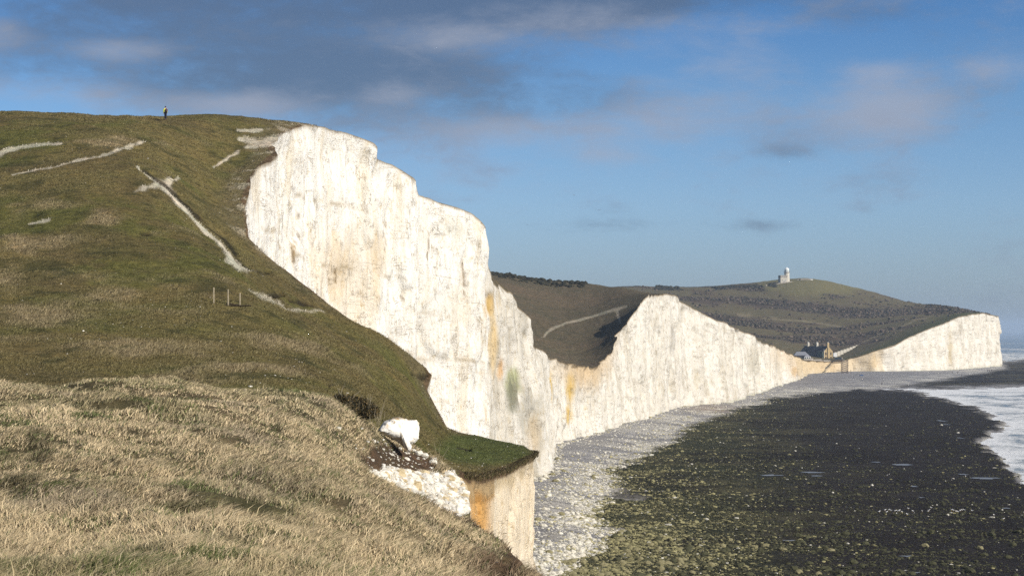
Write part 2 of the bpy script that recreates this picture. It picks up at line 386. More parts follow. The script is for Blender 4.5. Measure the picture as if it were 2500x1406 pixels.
TAN = (.41, .335, .21); OLIVE = (.145, .120, .050); GREEN = (.112, .108, .034); BROWN = (.12, .085, .05); CH = (.72, .69, .62); SOIL = (.105, .07, .045)
def land_col(px, py, d, X):
    sh = px.shape; c = np.ones(sh + (3,)) * np.array(OLIVE)
    n1 = fbm(X / 14, d / 20, seed=21); n2 = fbm(X / 4, d / 6, seed=22); n3 = fbm(X / 1.2, d / 1.7, seed=23)
    # hill: dull green turf with tan tussock patches low on the slope
    c = mixc(c, GREEN, sst(-.1, .3, n1 + .3 * n2))
    c = mixc(c, (.115, .092, .042), sst(.0, .35, fbm(X / 7, d / 9, seed=24) + .25 * n3) * .75)
    pt = np.maximum.reduce([np.exp(-(((px - a) / w) ** 2 + ((py - b) / h) ** 2)) for a, b, w, h in
        ((180,590,120,40),(160,660,130,45),(30,680,70,60),(250,540,90,25),(470,700,110,35),(390,570,60,18),(280,720,90,25),(60,600,60,30),(350,850,400,40),(700,840,160,30),(100,780,160,40),(100,500,90,18),(600,900,260,25),(240,350,160,10))])
    hum = fbm(X / 2.0, d / 2.6, seed=26, o=3)
    c = mixc(c, (.25, .20, .115), sst(.25, 1.0, pt * .75 + .75 * n2 + .35 * hum + .2 * fbm(X / 9, d / 12, seed=27)) * .9)
    c = mixc(c, (.05, .05, .02), sst(.25, .5, -hum - .2 * n2) * .6)
    rimg = np.clip(rimpx(d) - px, 0, None)
    c = mixc(c, (.145, .12, .065), sst(90, 25, rimg + 40 * n2) * ((d > 150) & (d < 300)) * .8)
    kn = d < 97
    tan = mixc(np.ones(sh + (3,)) * np.array(TAN), (.13, .125, .055), sst(.05, .5, n2 + .4 * n3 + .15) * .55)
    tan = mixc(tan, (.22, .185, .13), sst(.05, .5, fbm(X / 2.2, d / 3, seed=31)) * .7)
    tan = mixc(tan, (.07, .07, .03), sst(.30, .55, fbm(X / 1.3, d / 2.2, seed=33, o=3) + .3 * n2) * .8)
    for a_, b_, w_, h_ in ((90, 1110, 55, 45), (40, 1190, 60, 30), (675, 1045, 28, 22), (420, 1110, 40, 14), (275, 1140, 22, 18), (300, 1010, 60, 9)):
        tan = mixc(tan, (.06, .055, .028), sst(.35, .8, np.exp(-(((px - a_) / w_) ** 2 + ((py - b_) / h_) ** 2)) + .55 * n3 + .3 * n2) * .8)  # shaded hollows drawn as dark patches in the grass colour
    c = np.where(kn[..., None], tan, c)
    # slump: bare soil and chalk rubble beside the outcrop
    soil = (d < 97) & (d > 56)
    so = np.exp(-(((px - 975) / 115) ** 2 + ((py - 1128) / 48) ** 2)) + .3 * n2
    c = mixc(c, SOIL, sst(.35, .6, so) * soil)
    ru = np.maximum(np.exp(-(((px - 1060) / 110) ** 2 + ((py - 1215) / 75) ** 2)), np.exp(-(((px - 945) / 90) ** 2 + ((py - 1182) / 34) ** 2))) + .12 * n3
    c = mixc(c, (.68, .64, .55), sst(.42, .55, ru) * soil)
    so2 = sst(90, 10, np.hypot((px - 1240) / 1.6, py - 1400) + 30 * n2) * (d < 50)
    c = mixc(c, SOIL, so2)
    so3 = sst(34, 12, rimg + 14 * n2) * (d < 60); c = mixc(c, SOIL, so3 * .8)
    c = mixc(c, (.12, .08, .05), sst(13, 4, rimg + 8 * n2) * ((d > 110) & (d < 300)) * .9)
    A = (d > 97) & (d < 310)
    c = mixc(c, (.075, .095, .028), sst(1.1, .6, np.hypot((px - 1180) / 150, (py - 1095) / 45) + .2 * n2) * A * (d > 108) * .85)
    c = mixc(c, (.40, .36, .28), sst(70, 10, rimg) * (d > 200) * (d < 290) * sst(.05, .35, n3 + .5 * n2) * .7)
    for poly, hw, dep in PATHS:
        b, s = seg_dist(px, py, poly, hw)
        c = mixc(c, (.60, .56, .48) if dep == 1.0 else (.50, .46, .385), sst(1.25, .45, b + (.5 if dep == 1.0 else .8) * n3 + .4 * hum + .25 * n2) * A * .92)
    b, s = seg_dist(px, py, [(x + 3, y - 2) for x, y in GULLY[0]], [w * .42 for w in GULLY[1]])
    c = mixc(c, (.03, .025, .015), sst(1.3, .4, b + 1.0 * n3 + .5 * hum) * A * .9)  # shade of the bank painted as a dark line beside the path
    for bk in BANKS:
        b, s = seg_dist(px, py, *bk); c = mixc(c, (.03, .024, .015), sst(1.2, .5, b + .3 * n3) * A * .9)  # sunken banks get the same painted dark tone
    # mid hill: turf colour darkened in place of a cloud shadow
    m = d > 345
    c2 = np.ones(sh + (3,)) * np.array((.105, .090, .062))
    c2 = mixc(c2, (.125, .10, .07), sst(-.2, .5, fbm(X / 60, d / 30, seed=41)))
    b, s = seg_dist(px, py, [(1322,825),(1345,805),(1380,790),(1440,775),(1505,756),(1530,748)], [2, 3.5, 3, 2.5, 4, 2])
    b2, s = seg_dist(px, py, [(1505,756),(1515,790)], [4, 2])
    c2 = mixc(c2, (.30, .27, .22), sst(1.2, .5, np.minimum(b, b2) + .4 * n1) * (d < 900))
    far = d > 1385
    f1 = fbm(X / 60, (d + .6 * X) / 45, seed=51, o=5); f2 = fbm(X / 25, d / 18, seed=52)
    cf = np.ones(sh + (3,)) * np.array((.125, .108, .064))
    cf = mixc(cf, (.10, .075, .06), sst(-.05, .25, f1 + .2 * f2))
    cf = mixc(cf, (.055, .046, .036), sst(.12, .35, f1 + .35 * f2))
    gs = sst(.5, .2, np.abs((py - (695 + np.abs(px - 1990) * .17)) / 60)) * (np.abs(px - 2010) < 150) 
    top = sst(1.1, .8, np.hypot((px - 1990) / 150, (py - 690) / 30) - .1 * f2)
    cf = mixc(cf, (.16, .145, .07), top)
    low = sst(0, 40, (rimpx(d) - px)); cf = mixc(cf, (.09, .095, .04), (1 - sst(30, 160, rimpx(d) - px)) * .9)
    for poly, hw in (([(2105,835),(2140,818),(2190,800),(2240,780),(2270,775)], [1.5, 2.5, 2, 2, 1]), ([(1800,765),(1900,780),(2000,788),(2080,800)], [2, 2, 2, 1.5])):
        b, s = seg_dist(px, py, poly, hw); cf = mixc(cf, (.22, .19, .13), sst(1.4, .5, b + .3 * f2) * .8)
    c2 = np.where(far[..., None], cf, c2)
    c = np.where(m[..., None], c2, c)
    return c

# ---------------------------------------------------------------- rows shared by the land and the cliff
rr = []
for i in range(len(RIM) - 1):
    d0, p0, y0 = RIM[i]; d1, p1, y1 = RIM[i + 1]
    a = np.array(P(p0, y0, d0)); b = np.array(P(p1, y1, d1)); L = np.linalg.norm((b - a)[:2])
    st = .35 if d0 < 60 else .4 if d0 < 340 else .8 if d0 < 700 else 1.8 if d0 < 1700 else 25
    k = max(1, int(L / st)); rr += list(d0 + (d1 - d0) * np.arange(k) / k)
rr.append(3200.0); RD = np.array(rr)
rx = (rimpx(RD) - CX) / F * RD
arc = np.concatenate([[0], np.cumsum(np.hypot(np.diff(rx), np.diff(RD)))])
am = np.interp(RD, [12, 60, 150, 340, 600, 1400, 1700, 3200], [.15, .25, .25, 1.2, 1.8, 2.2, 2.2, 3])
big = fbm(arc / 6, arc * 0, seed=61, o=4) * am
rxj = rx + big
RPX = CX + rxj * F / RD
# keep land width positive; columns
NCOL = 330
left = -520 + (1370 * sst(385, 520, RD))
u = np.linspace(0, 1, NCOL) ** .9
PX = left[:, None] + (RPX - left)[:, None] * u[None]
DD = np.repeat(RD[:, None], NCOL, 1)
Z, PYb = land(PX, DD)
PYv = pyof(Z, DD); XX = (PX - CX) / F * DD
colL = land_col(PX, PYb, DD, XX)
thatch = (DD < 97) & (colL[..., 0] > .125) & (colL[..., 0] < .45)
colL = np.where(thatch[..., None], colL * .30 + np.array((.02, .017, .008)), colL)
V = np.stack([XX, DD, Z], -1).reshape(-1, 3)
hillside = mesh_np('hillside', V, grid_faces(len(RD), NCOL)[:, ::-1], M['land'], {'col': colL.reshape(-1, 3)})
tag(hillside, 'rolling green and tan clifftop downland with worn chalk paths', 'hillside', kind='structure')

# ---------------------------------------------------------------- cliffs
rimZ = Z[:, -1]; NR = 96
t = np.linspace(0, 1, NR) ** 1.15
bat = np.interp(RD, BAT[:, 0], BAT[:, 1])
footz = -1.2
Hh = rimZ - footz
zz = rimZ[:, None] - Hh[:, None] * t[None]
S = np.repeat(arc[:, None], NR, 1)
# outward normal in plan (smoothed)
kx = np.gradient(rxj); ky = np.gradient(RD); w = np.ones(9) / 9
kx = np.convolve(np.pad(kx, 4, 'edge'), w, 'valid'); ky = np.convolve(np.pad(ky, 4, 'edge'), w, 'valid')
ln = np.hypot(kx, ky) + 1e-9; nx, ny = ky / ln, -kx / ln
ramp_t = sst(0, .06, t)[None]
amp = np.interp(RD, [12, 60, 150, 340, 600, 1400, 1700], [.3, .5, .5, 1.1, 1.3, 1.6, 1.8])[:, None]
fl = fbm(S / 5.0, zz / 60, seed=71, o=4) * 1.0 + fbm(S / 1.6, zz / 5.0, seed=72, o=4) * .55
stepn = fbm(S / 9, zz / 9, seed=75, o=3); stepn = np.round(stepn * 4) / 4 * .8
slab = -.7 * sst(.15, .28, fbm(S / 3.2, zz / 11, seed=77, o=2))
off = (fl + stepn + slab + fbm(S * 0 , zz / 3, seed=73, o=3) * .12) * amp * ramp_t
# overhang notch near the foot and bulge
X3 = rxj[:, None] + bat[:, None] * t[None] + nx[:, None] * off
Y3 = RD[:, None] + ny[:, None] * off
PX3 = CX + X3 * F / Y3; PY3 = pyof(zz, Y3)
dep = (rimZ[:, None] - zz)
cc = np.ones(PX3.shape + (3,)) * np.array((.84, .82, .765))
D3 = np.repeat(RD[:, None], NR, 1)
n_a = fbm(S / 4, zz / 16, seed=81); n_b = fbm(S / 12, zz / 14, seed=82); n_c = fbm(S / 1.5, zz / 9, seed=83)
cc = mixc(cc, (.62, .50, .30), sst(.2, .6, n_a + .35 * n_c + .05) * .35)
cc = mixc(cc, (.62, .60, .55), sst(.15, .5, n_b) * .4)
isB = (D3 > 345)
cc = mixc(cc, (.60, .57, .50), isB * (.55 + .3 * sst(-.3, .4, n_a)))  # chalk past the tall cliff greyed, standing in for cloud shadow
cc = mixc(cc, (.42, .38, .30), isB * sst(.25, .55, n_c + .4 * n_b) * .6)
n_d = fbm(S / .8, zz / 5, seed=84, o=3)
def blob(a, b, w, h, nz=.3): return sst(.25, .85, np.exp(-(((PX3 - a) / w) ** 2 + ((PY3 - b) / h) ** 2)) + nz * n_c + .35 * n_d)
for (a, b, w_, h_, col, s, dlo, dhi) in (
    (1193,745,14,45,(.55,.36,.10),.9,335,400),(1203,830,16,90,(.66,.50,.26),.8,335,400),(1222,900,9,30,(.6,.36,.15),.8,340,410),(1250,930,22,45,(.34,.36,.18),.9,345,430),(1250,965,16,50,(.20,.20,.14),.9,345,430),
    (1290,1010,30,80,(.42,.40,.34),.75,345,440),(1300,1060,18,60,(.55,.42,.25),.5,345,440),(1278,780,10,60,(.45,.43,.38),.6,380,420),(1341,960,6,60,(.55,.38,.09),.95,480,540),(1393,945,12,50,(.58,.40,.10),.95,500,560),(1386,1010,6,30,(.58,.40,.10),.9,500,560),(1430,1000,5,25,(.55,.38,.10),.8,520,580),
    (730,535,4,20,(.4,.28,.12),.8,285,340),(717,610,5,35,(.50,.34,.14),.8,270,340),(860,700,70,150,(.60,.44,.22),.35,250,340),(800,660,60,100,(.62,.46,.25),.35,250,340),(925,620,30,80,(.60,.44,.22),.4,290,340),(1100,560,40,35,(.55,.54,.45),.5,310,340),
    (1640,830,10,40,(.36,.34,.30),.5,700,790),(1700,920,12,40,(.45,.40,.28),.5,760,830),(1840,880,20,50,(.45,.42,.34),.6,830,1000),(1940,905,10,16,(.5,.34,.16),.8,1100,1250),(2030,898,4,14,(.06,.045,.03),.95,1340,1400),(2035,905,3,12,(.08,.06,.04),.8,1340,1400),(1948,912,4,12,(.12,.09,.06),.7,1150,1330),  # near-black blobs at the gap paint the shadow of a cleft
    (2130,885,14,25,(.52,.38,.20),.7,1395,1420),(2320,860,6,60,(.45,.36,.2),.6,1430,1560),(2345,800,5,30,(.3,.26,.2),.6,1480,1600)):
    cc = mixc(cc, col, blob(a, b, w_, h_) * s * ((D3 > dlo) & (D3 < dhi)))
A_ = (D3 > 215) & (D3 < 344)
for z0_, sl_, x0, x1 in ((44, -.06, 640, 1000), (38, -.05, 1010, 1180), (30, -.04, 800, 1185), (22, -.03, 900, 1190), (13, -.02, 1000, 1200), (52, -.05, 700, 900), (34, -.06, 640, 860)):
    q_ = np.abs(zz - (z0_ + sl_ * (S - S[(RD > 215)][0, 0]) + .8 * fbm(S / 9, S * 0, seed=int(z0_))))
    cc = mixc(cc, (.40, .33, .22), sst(.32, .08, q_) * A_ * (PX3 > x0) * (PX3 < x1) * sst(-.25, .15, fbm(S / 4, S * 0, seed=int(z0_) + 3)) * .75)
for a, y0, y1, w_ in ((728, 520, 585, 3), (716, 585, 640, 4), (805, 680, 722, 3), (818, 655, 684, 2), (1045, 560, 640, 1.5), (1130, 640, 740, 1.5), (940, 540, 600, 2), (985, 690, 760, 2), (890, 430, 520, 2)):
    cc = mixc(cc, (.24, .17, .09), sst(w_ + 1, w_ * .3, np.abs(PX3 - a + 4 * fbm(PY3 / 25, PY3 * 0, seed=int(a)))) * (PY3 > y0) * (PY3 < y1) * A_ * .8)
# soft orange drift capping the low parts
gapo = np.maximum.reduce([np.exp(-((PX3 - 1430) / 70) ** 2) * ((D3 > 500) & (D3 < 620)), np.exp(-((PX3 - 2000) / 110) ** 2) * (D3 > 1000) * (D3 < 1430)])
capd = np.where(D3 > 900, 14.0, 8.0)
cc = mixc(cc, (.56, .42, .25), sst(1.1, .2, dep / capd + .35 * n_c) * gapo * .9)
cc = mixc(cc, (.58, .47, .30), (D3 > 1180) * (D3 < 1412) * .55)
# near ledge: soil, flinty gravel, orange drift
L1 = (D3 > 86) & (D3 < 175)
cc = mixc(cc, (.87, .74, .54), L1 * .85)
cc = mixc(cc, (.68, .36, .09), L1 * sst(30, 0, np.abs(PX3 - 1170) - 10) * sst(1.3, .5, dep / 6.5 + .4 * n_c) * .9)
cc = mixc(cc, (.46, .25, .08), L1 * (PX3 < 1207) * sst(1.75, 1.5, dep + .1 * n_c) * .9)
cc = mixc(cc, (.50, .40, .24), L1 * sst(1.6, .8, dep + 1.1 * n_c) * .7)
cc = mixc(cc, (.13, .085, .05), L1 * sst(.62, .38, dep + .25 * n_c))
K1 = D3 < 62; cc = mixc(cc, SOIL, K1 * sst(3, 1, dep))
K2 = (D3 > 61) & (D3 < 87); cc = mixc(cc, (.76, .73, .66), K2)
# turf edge
edge = np.interp(RD, [12, 100, 340, 1400], [.3, .35, .30, .8])[:, None]
cc = mixc(cc, (.20, .15, .085), sst(1.3, .4, dep / edge + .5 * n_c) * (D3 > 175) * .9)
cc = mixc(cc, (.30, .32, .20), sst(2.0, 1.2, zz + n_c) * .35)
V3 = np.stack([X3, Y3, zz], -1)
def cliff_piece(lo, hi, name, label):
    i = np.where((RD >= lo) & (RD <= hi))[0]; i0, i1 = i[0], min(i[-1] + 2, len(RD))
    o = mesh_np(name, V3[i0:i1].reshape(-1, 3), grid_faces(i1 - i0, NR), M['chalk'], {'col': cc[i0:i1].reshape(-1, 3)})
    return tag(o, label, 'cliff', kind='structure')
cliff_piece(12, 60.9, 'cliff', 'steep earthy edge dropping from the dry grass knoll')
cliff_piece(61, 89, 'cliff', 'white chalk slip below the heap of rubble')
cliff_piece(89.01, 181, 'cliff', 'nearest cliff face with orange stain below the green ledge')
cliff_piece(181.01, 344, 'cliff', 'tallest brilliant white chalk cliff rising to the skyline')
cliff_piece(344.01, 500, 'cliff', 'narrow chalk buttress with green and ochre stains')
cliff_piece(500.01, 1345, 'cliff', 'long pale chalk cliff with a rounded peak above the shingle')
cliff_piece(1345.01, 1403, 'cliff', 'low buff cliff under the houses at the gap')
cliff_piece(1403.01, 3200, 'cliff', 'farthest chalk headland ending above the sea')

# ---------------------------------------------------------------- foreshore
def poly_sd(px, py, poly, ys=2.6):
    """signed distance in pixels (rows stretched), positive inside"""
    p = np.array(poly, float); x, y = px.ravel(), py.ravel() * ys; ins = np.zeros(x.shape, bool); best = np.full(x.shape, 1e9)
    for i in range(len(p)):
        x0, y0 = p[i][0], p[i][1] * ys; x1, y1 = p[(i + 1) % len(p)][0], p[(i + 1) % len(p)][1] * ys
        dx, dy = x1 - x0, y1 - y0; tt = np.clip(((x - x0) * dx + (y - y0) * dy) / (dx * dx + dy * dy), 0, 1)
        best = np.minimum(best, np.hypot(x - x0 - tt * dx, y - y0 - tt * dy))
        c = ((y0 > y) != (y1 > y)); c &= x < (x1 - x0) * (y - y0) / (y1 - y0 + 1e-9) + x0; ins ^= c
    return np.where(ins, best, -best).reshape(px.shape)
REEF = [(1330,1500),(1360,1440),(1400,1390),(1480,1340),(1510,1300),(1440,1262),(1480,1220),(1510,1190),(1480,1152),(1560,1118),(1640,1078),(1700,1035),(1800,1000),(1880,976),(1980,959),(2100,949),(2200,954),(2300,975),(2380,1000),(2410,1015),(2450,1032),(2440,1050),(2370,1078),(2430,1110),(2460,1150),(2520,1190),(2700,1230),(3600,1600),(1330,1600)]
UREEF = [(2180,945),(2240,937),(2300,929),(2360,918),(2420,908),(2460,900),(2445,886),(2500,879),(2620,878),(3300,880),(3300,938),(2520,938),(2380,941),(2280,945)]
def fore_fields(px, d):
    q = pyof(.5, d); X = (px - CX) / F * d
    nz = fbm(X / 6, d / 9, seed=91, o=4) * 28 + fbm(X / 25, d / 40, seed=92) * 18
    sr = np.maximum(poly_sd(px, q, REEF) + nz, poly_sd(px, q, UREEF) + nz * .5)
    # which side is sea: right of the curve running down the seaward edge of the weed
    edge = np.interp(q, [878, 880, 900, 936, 943, 949, 960, 975, 1000, 1032, 1050, 1078, 1110, 1150, 1190, 1230, 1600], [2440, 2470, 2480, 2520, 2230, 2150, 2230, 2300, 2380, 2450, 2440, 2370, 2430, 2460, 2520, 2700, 4000])
    sea = (px > edge - 15) & (sr < 0)
    return q, X, sr, sea
fd = np.exp(np.linspace(math.log(70), math.log(2300), 560)); fp = np.linspace(1000, 2900, 430)
FP, FD = np.meshgrid(fp, fd); Q, FX, SR, SEA = fore_fields(FP, FD)
POOLS = [(1880, 1160, 38, 4), (1985, 1153, 30, 3), (1992, 1161, 16, 2.5), (2205, 1134, 28, 3), (2355, 1158, 16, 2.5), (2405, 1167, 40, 3.5), (2297, 1027, 7, 3), (2312, 1036, 9, 2), (2230, 1187, 10, 2.5), (2250, 1214, 7, 2), (2215, 1357, 18, 3), (2235, 1397, 16, 2.5), (1928, 1319, 18, 2.5), (2345, 1069, 9, 2), (2455, 1240, 10, 2), (2140, 1128, 12, 2)]
def pool_m(px, q, k=1.35):
    m = 0
    for a, b, w_, h_ in POOLS: m = np.maximum(m, sst(k, 1.0, np.hypot((px - a) / w_, (q - b) / h_)))
    return m
def pan_m(px, q):
    m = 0
    for a, b, w_, h_ in ((1515, 1200, 30, 16), (1530, 1213, 60, 7), (1495, 1290, 40, 10), (1400, 1300, 40, 14), (1360, 1250, 60, 16), (1350, 1330, 30, 14)): m = np.maximum(m, np.exp(-(((px - a) / w_) ** 2 + ((q - b) / h_) ** 2)))
    return m
def beach_z(px, d, X, sr, sea):
    slope = sst(0, -140, sr)
    z = .55 + 1.3 * slope
    z = np.where(sea, .25 + sr * .03, z); z = np.maximum(z, -1.4)
    rf = sst(-10, 20, sr)
    z = z + rf * (fbm(X / 3, d / 3, seed=95, o=4) * .35 + fbm(X / 20, d / 9, seed=96, o=4) * .55)
    z = z + (1 - rf) * fbm(X / 8, d / 8, seed=97) * .10
    pm = pool_m(px, pyof(.5, d), 2.2); z = z * (1 - pm) + .45 * pm
    return z
FZ = beach_z(FP, FD, FX, SR, SEA)
fq = pyof(FZ, FD)
inr = sst(-12, 12, SR)
c = np.ones(FP.shape + (3,)) * np.array((.30, .295, .30))
g1 = fbm(FX / 7, FD / 10, seed=101); g2 = fbm(FX / 1.5, FD / 1.5, seed=102); g3 = fbm(FX / 30, FD / 12, seed=103)
c = mixc(c, (.25, .245, .255), sst(0, .3, g3))
c = mixc(c, (.36, .27, .20), np.exp(-(((FP - 1740) / 70) ** 2 + ((Q - 1000) / 9) ** 2)) * .6)
c = mixc(c, (.60, .58, .52), np.exp(-((SR + 16) / 26) ** 2) * sst(-.3, .3, g1 + .3 * g2) * (~SEA) * .8)
band = sst(-200, -40, SR) * (FD < 700); c = mixc(c, (.55, .53, .48), band * sst(-.25, .25, g1 + .5 * g2) * .8)
rc = np.ones(FP.shape + (3,)) * np.array((.030, .026, .026))
rc = mixc(rc, (.040, .044, .022), sst(2050, 1700, FP + 120 * g1) * .8)
rc = mixc(rc, (.16, .145, .075), sst(.05, .45, g1 * .7 + .4 * g2) * sst(2150, 1550, FP) * .45)
rc = mixc(rc, (.09, .08, .045), sst(0, .4, g3) * (Q < 942) * .9)
c = c * (1 - inr[..., None]) + rc * inr[..., None]
pn = sst(.3, .7, pan_m(FP, Q) + .4 * g2); c = mixc(c, (.42, .40, .37), pn * .8)
c = mixc(c, (.022, .018, .016), inr * sst(.0, .35, fbm(FX / 16, FD / 26, seed=105)) * .7)
c = mixc(c, (.11, .10, .055), inr * sst(.15, .4, fbm(FX / 22, FD / 14, seed=106) + .3 * g2) * sst(2250, 1700, FP) * .6)
stones = (1 - pn) * (1 - pool_m(FP, Q)) * inr * (.25 + .75 * sst(2100, 1600, FP))
beach = mesh_np('beach', np.stack([FX, FD, FZ], -1).reshape(-1, 3), grid_faces(*FP.shape), M['beach'], {'col': c.reshape(-1, 3), 'stones': stones.ravel()})
tag(beach, 'grey shingle beach giving way to dark weedy rock at low tide', 'beach', kind='structure')

for a, b, w_, h_ in POOLS:
    d_ = (CZ - .5) * F / (b - HY); rx_ = w_ / F * d_; ry_ = .6 * h_ / (b - HY) * d_; m_ = MB(); r_ = random.Random(int(a)); pts_ = []
    for k in range(40):
        t_ = k / 40 * 2 * math.pi; q_ = .8 + .95 * float(fbm(math.cos(t_) * 1.6 + a, math.sin(t_) * 1.6, seed=4)); pts_.append(((a - CX) / F * d_ + rx_ * q_ * math.cos(t_), d_ + ry_ * q_ * math.sin(t_), .53))
    o = m_.poly(pts_, [tuple(range(40))]).build('tide_pool', M['pool']); tag(o, 'shallow still pool among the dark reef rocks', 'pool', 'tide pools on the reef', 'structure')
# sea
sd_ = np.exp(np.linspace(math.log(120), math.log(20000), 420)); sp = np.linspace(600, 3400, 260)
SP, SD = np.meshgrid(sp, sd_); q, sx, sr, sea = fore_fields(SP, SD)
foam = np.where(q > 938, .52 + .12 * sst(2500, 2250, SP), .02) + .5 * np.exp(-np.clip(-sr, 0, None) / 60.0) * (q > 870)
brk = np.exp(-((q - 866) / 7) ** 2) * .55 + np.exp(-((q - 852) / 2.5) ** 2) * .5 + np.exp(-((q - 838) / 1.5) ** 2) * .3
foam = foam + brk * (q < 880); foam = np.where(q < 828, .16, foam)
tw = fbm(sx / 9, SD / 5, seed=111, o=4)
sz = tw * .08 + sst(0, .4, fbm(sx / 60, SD / 9, seed=112)) * .5 * ((q < 876) & (q > 830))
sea_o = mesh_np('sea', np.stack([sx, SD, sz], -1).reshape(-1, 3), grid_faces(*SP.shape), M['sea'], {'foam': foam.ravel()})
tag(sea_o, 'grey blue sea with white foam and breaking waves', 'sea', kind='structure')
# wider water and seabed outside the fine sheets
mb = MB()
mb.poly([(-21000, -3000, -2.2), (21000, -3000, -2.2), (21000, 20500, -2.2), (-21000, 20500, -2.2)], [(0, 1, 2, 3)])
o = mb.build('seabed', simple('seabed_sand', (.10, .11, .11), .9, .3, .05)); tag(o, 'dull seabed far below the water', 'seabed', kind='structure')

# ---------------------------------------------------------------- rocks
def ico(sub, jit, seed):
    bm = bmesh.new(); bmesh.ops.create_icosphere(bm, subdivisions=sub, radius=1)
    r = random.Random(seed)
    for v in bm.verts: v.co *= 1 + r.uniform(-jit, jit)
    bm.verts.ensure_lookup_table(); Vv = np.array([v.co[:] for v in bm.verts]); Ff = np.array([[v.index for v in f.verts] for f in bm.faces]); bm.free()
    return Vv, Ff
ROCKS = [ico(1, .28, k) for k in range(8)]
def rock_field(name, pos, size, cols, mat=None, flat=.6):
    Vs, Fs, Cs = [], [], []; off = 0; N = len(pos)
    kind = RNG.integers(0, 8, N)
    for k in range(8):
        m = np.where(kind == k)[0]
        if not len(m): continue
        v, f = ROCKS[k]; a = RNG.uniform(0, 6.28, len(m)); ca, sa = np.cos(a), np.sin(a)
        s = size[m][:, None] * np.stack([RNG.uniform(.7, 1.3, len(m)), RNG.uniform(.7, 1.3, len(m)), RNG.uniform(flat * .6, flat * 1.3, len(m))], 1)
        w = v[None] * s[:, None]
        x = w[..., 0] * ca[:, None] - w[..., 1] * sa[:, None]; y = w[..., 0] * sa[:, None] + w[..., 1] * ca[:, None]
        w = np.stack([x, y, w[..., 2]], -1) + pos[m][:, None]
        Vs.append(w.reshape(-1, 3)); Fs.append((f[None] + (off + np.arange(len(m)) * len(v))[:, None, None]).reshape(-1, 3)); off += len(m) * len(v)
        Cs.append(np.repeat(cols[m], len(v), 0))
    return mesh_np(name, np.concatenate(Vs), np.concatenate(Fs), mat or M['rock'], {'col': np.concatenate(Cs)}, smooth=False)
def samp_fore(N, pxr, pyr, fn):
    px = RNG.uniform(*pxr, N); q = RNG.uniform(*pyr, N); d = (CZ - .6) * F / (q - HY)
    _, X, sr, sea = fore_fields(px, d); keep = fn(px, q, sr, sea, X, d)
    px, d, X, sr, sea = px[keep], d[keep], X[keep], sr[keep], sea[keep]
    z = beach_z(px, d, X, sr, sea); return px, d, np.stack([X, d, z], 1), sr
fx = lambda px, d: px > rimpx(d) + 10
# white chalk debris on the shingle
px1, d1, p1, s1 = samp_fore(80000, (1290, 2000), (945, 1430), lambda px, q, sr, sea, X, d: (sr < 12) & (sr > -330) & (~sea) & fx(px, d) & (RNG.random(px.shape) < .95 * np.exp(-np.abs(sr + 45) / 60) * sst(-.35, .25, fbm(X / 7, d / 10, seed=101) + .2) * (1 - .9 * sst(.3, .7, pan_m(px, q))) + .04 + .8 * (px - (rimpx(d) + np.interp(d, BAT[:, 0], BAT[:, 1]) * F / d) < 26) * (d > 380)))
sz1 = np.exp(RNG.normal(-1.9, .5, len(p1))).clip(.07, .65)
br = RNG.uniform(.75, 1.1, (len(p1), 1)); c1 = np.array((.60, .575, .50)) * br; yl = RNG.random(len(p1)) < .22; c1[yl] = np.array((.42, .38, .22)) * br[yl]
# weedy rocks of the reef
px2, d2, p2, s2 = samp_fore(230000, (1300, 2560), (955, 1430), lambda px, q, sr, sea, X, d: (sr > -15) & fx(px, d) & (RNG.random(px.shape) < (.22 + .78 * sst(2080, 1500, px + 260 * fbm(X / 12, d / 12, seed=120))) * (.25 + .75 * sst(-.25, .15, fbm(X / 9, d / 14, seed=121))) * (1 - .9 * sst(.3, .7, pan_m(px, q))) * (1 - pool_m(px, q, 1.2))))
sz2 = np.exp(RNG.normal(-2.15, .58, len(p2))).clip(.07, .55)
r = RNG.random(len(p2)); c2 = np.array((.055, .055, .028)) * RNG.uniform(.5, 1.3, (len(p2), 1))
pal = sst(2100, 1500, px2) * (.36 + .5 * fbm(p2[:, 0] / 9, d2 / 13, seed=125)) + .03 + .30 * sst(1950, 1500, px2) * sst(1200, 1360, pyof(.5, d2)) + .28 * np.exp(-s2 / 40) + .25 * np.exp(-(((px2 - 1880) / 110) ** 2 + (((pyof(.5, d2)) - 1385) / 45) ** 2))
m = r < pal; c2[m] = np.array((.25, .23, .115)) * RNG.uniform(.6, 1.2, (m.sum(), 1))
m = RNG.random(len(p2)) < .015; c2[m] = (.55, .53, .46)
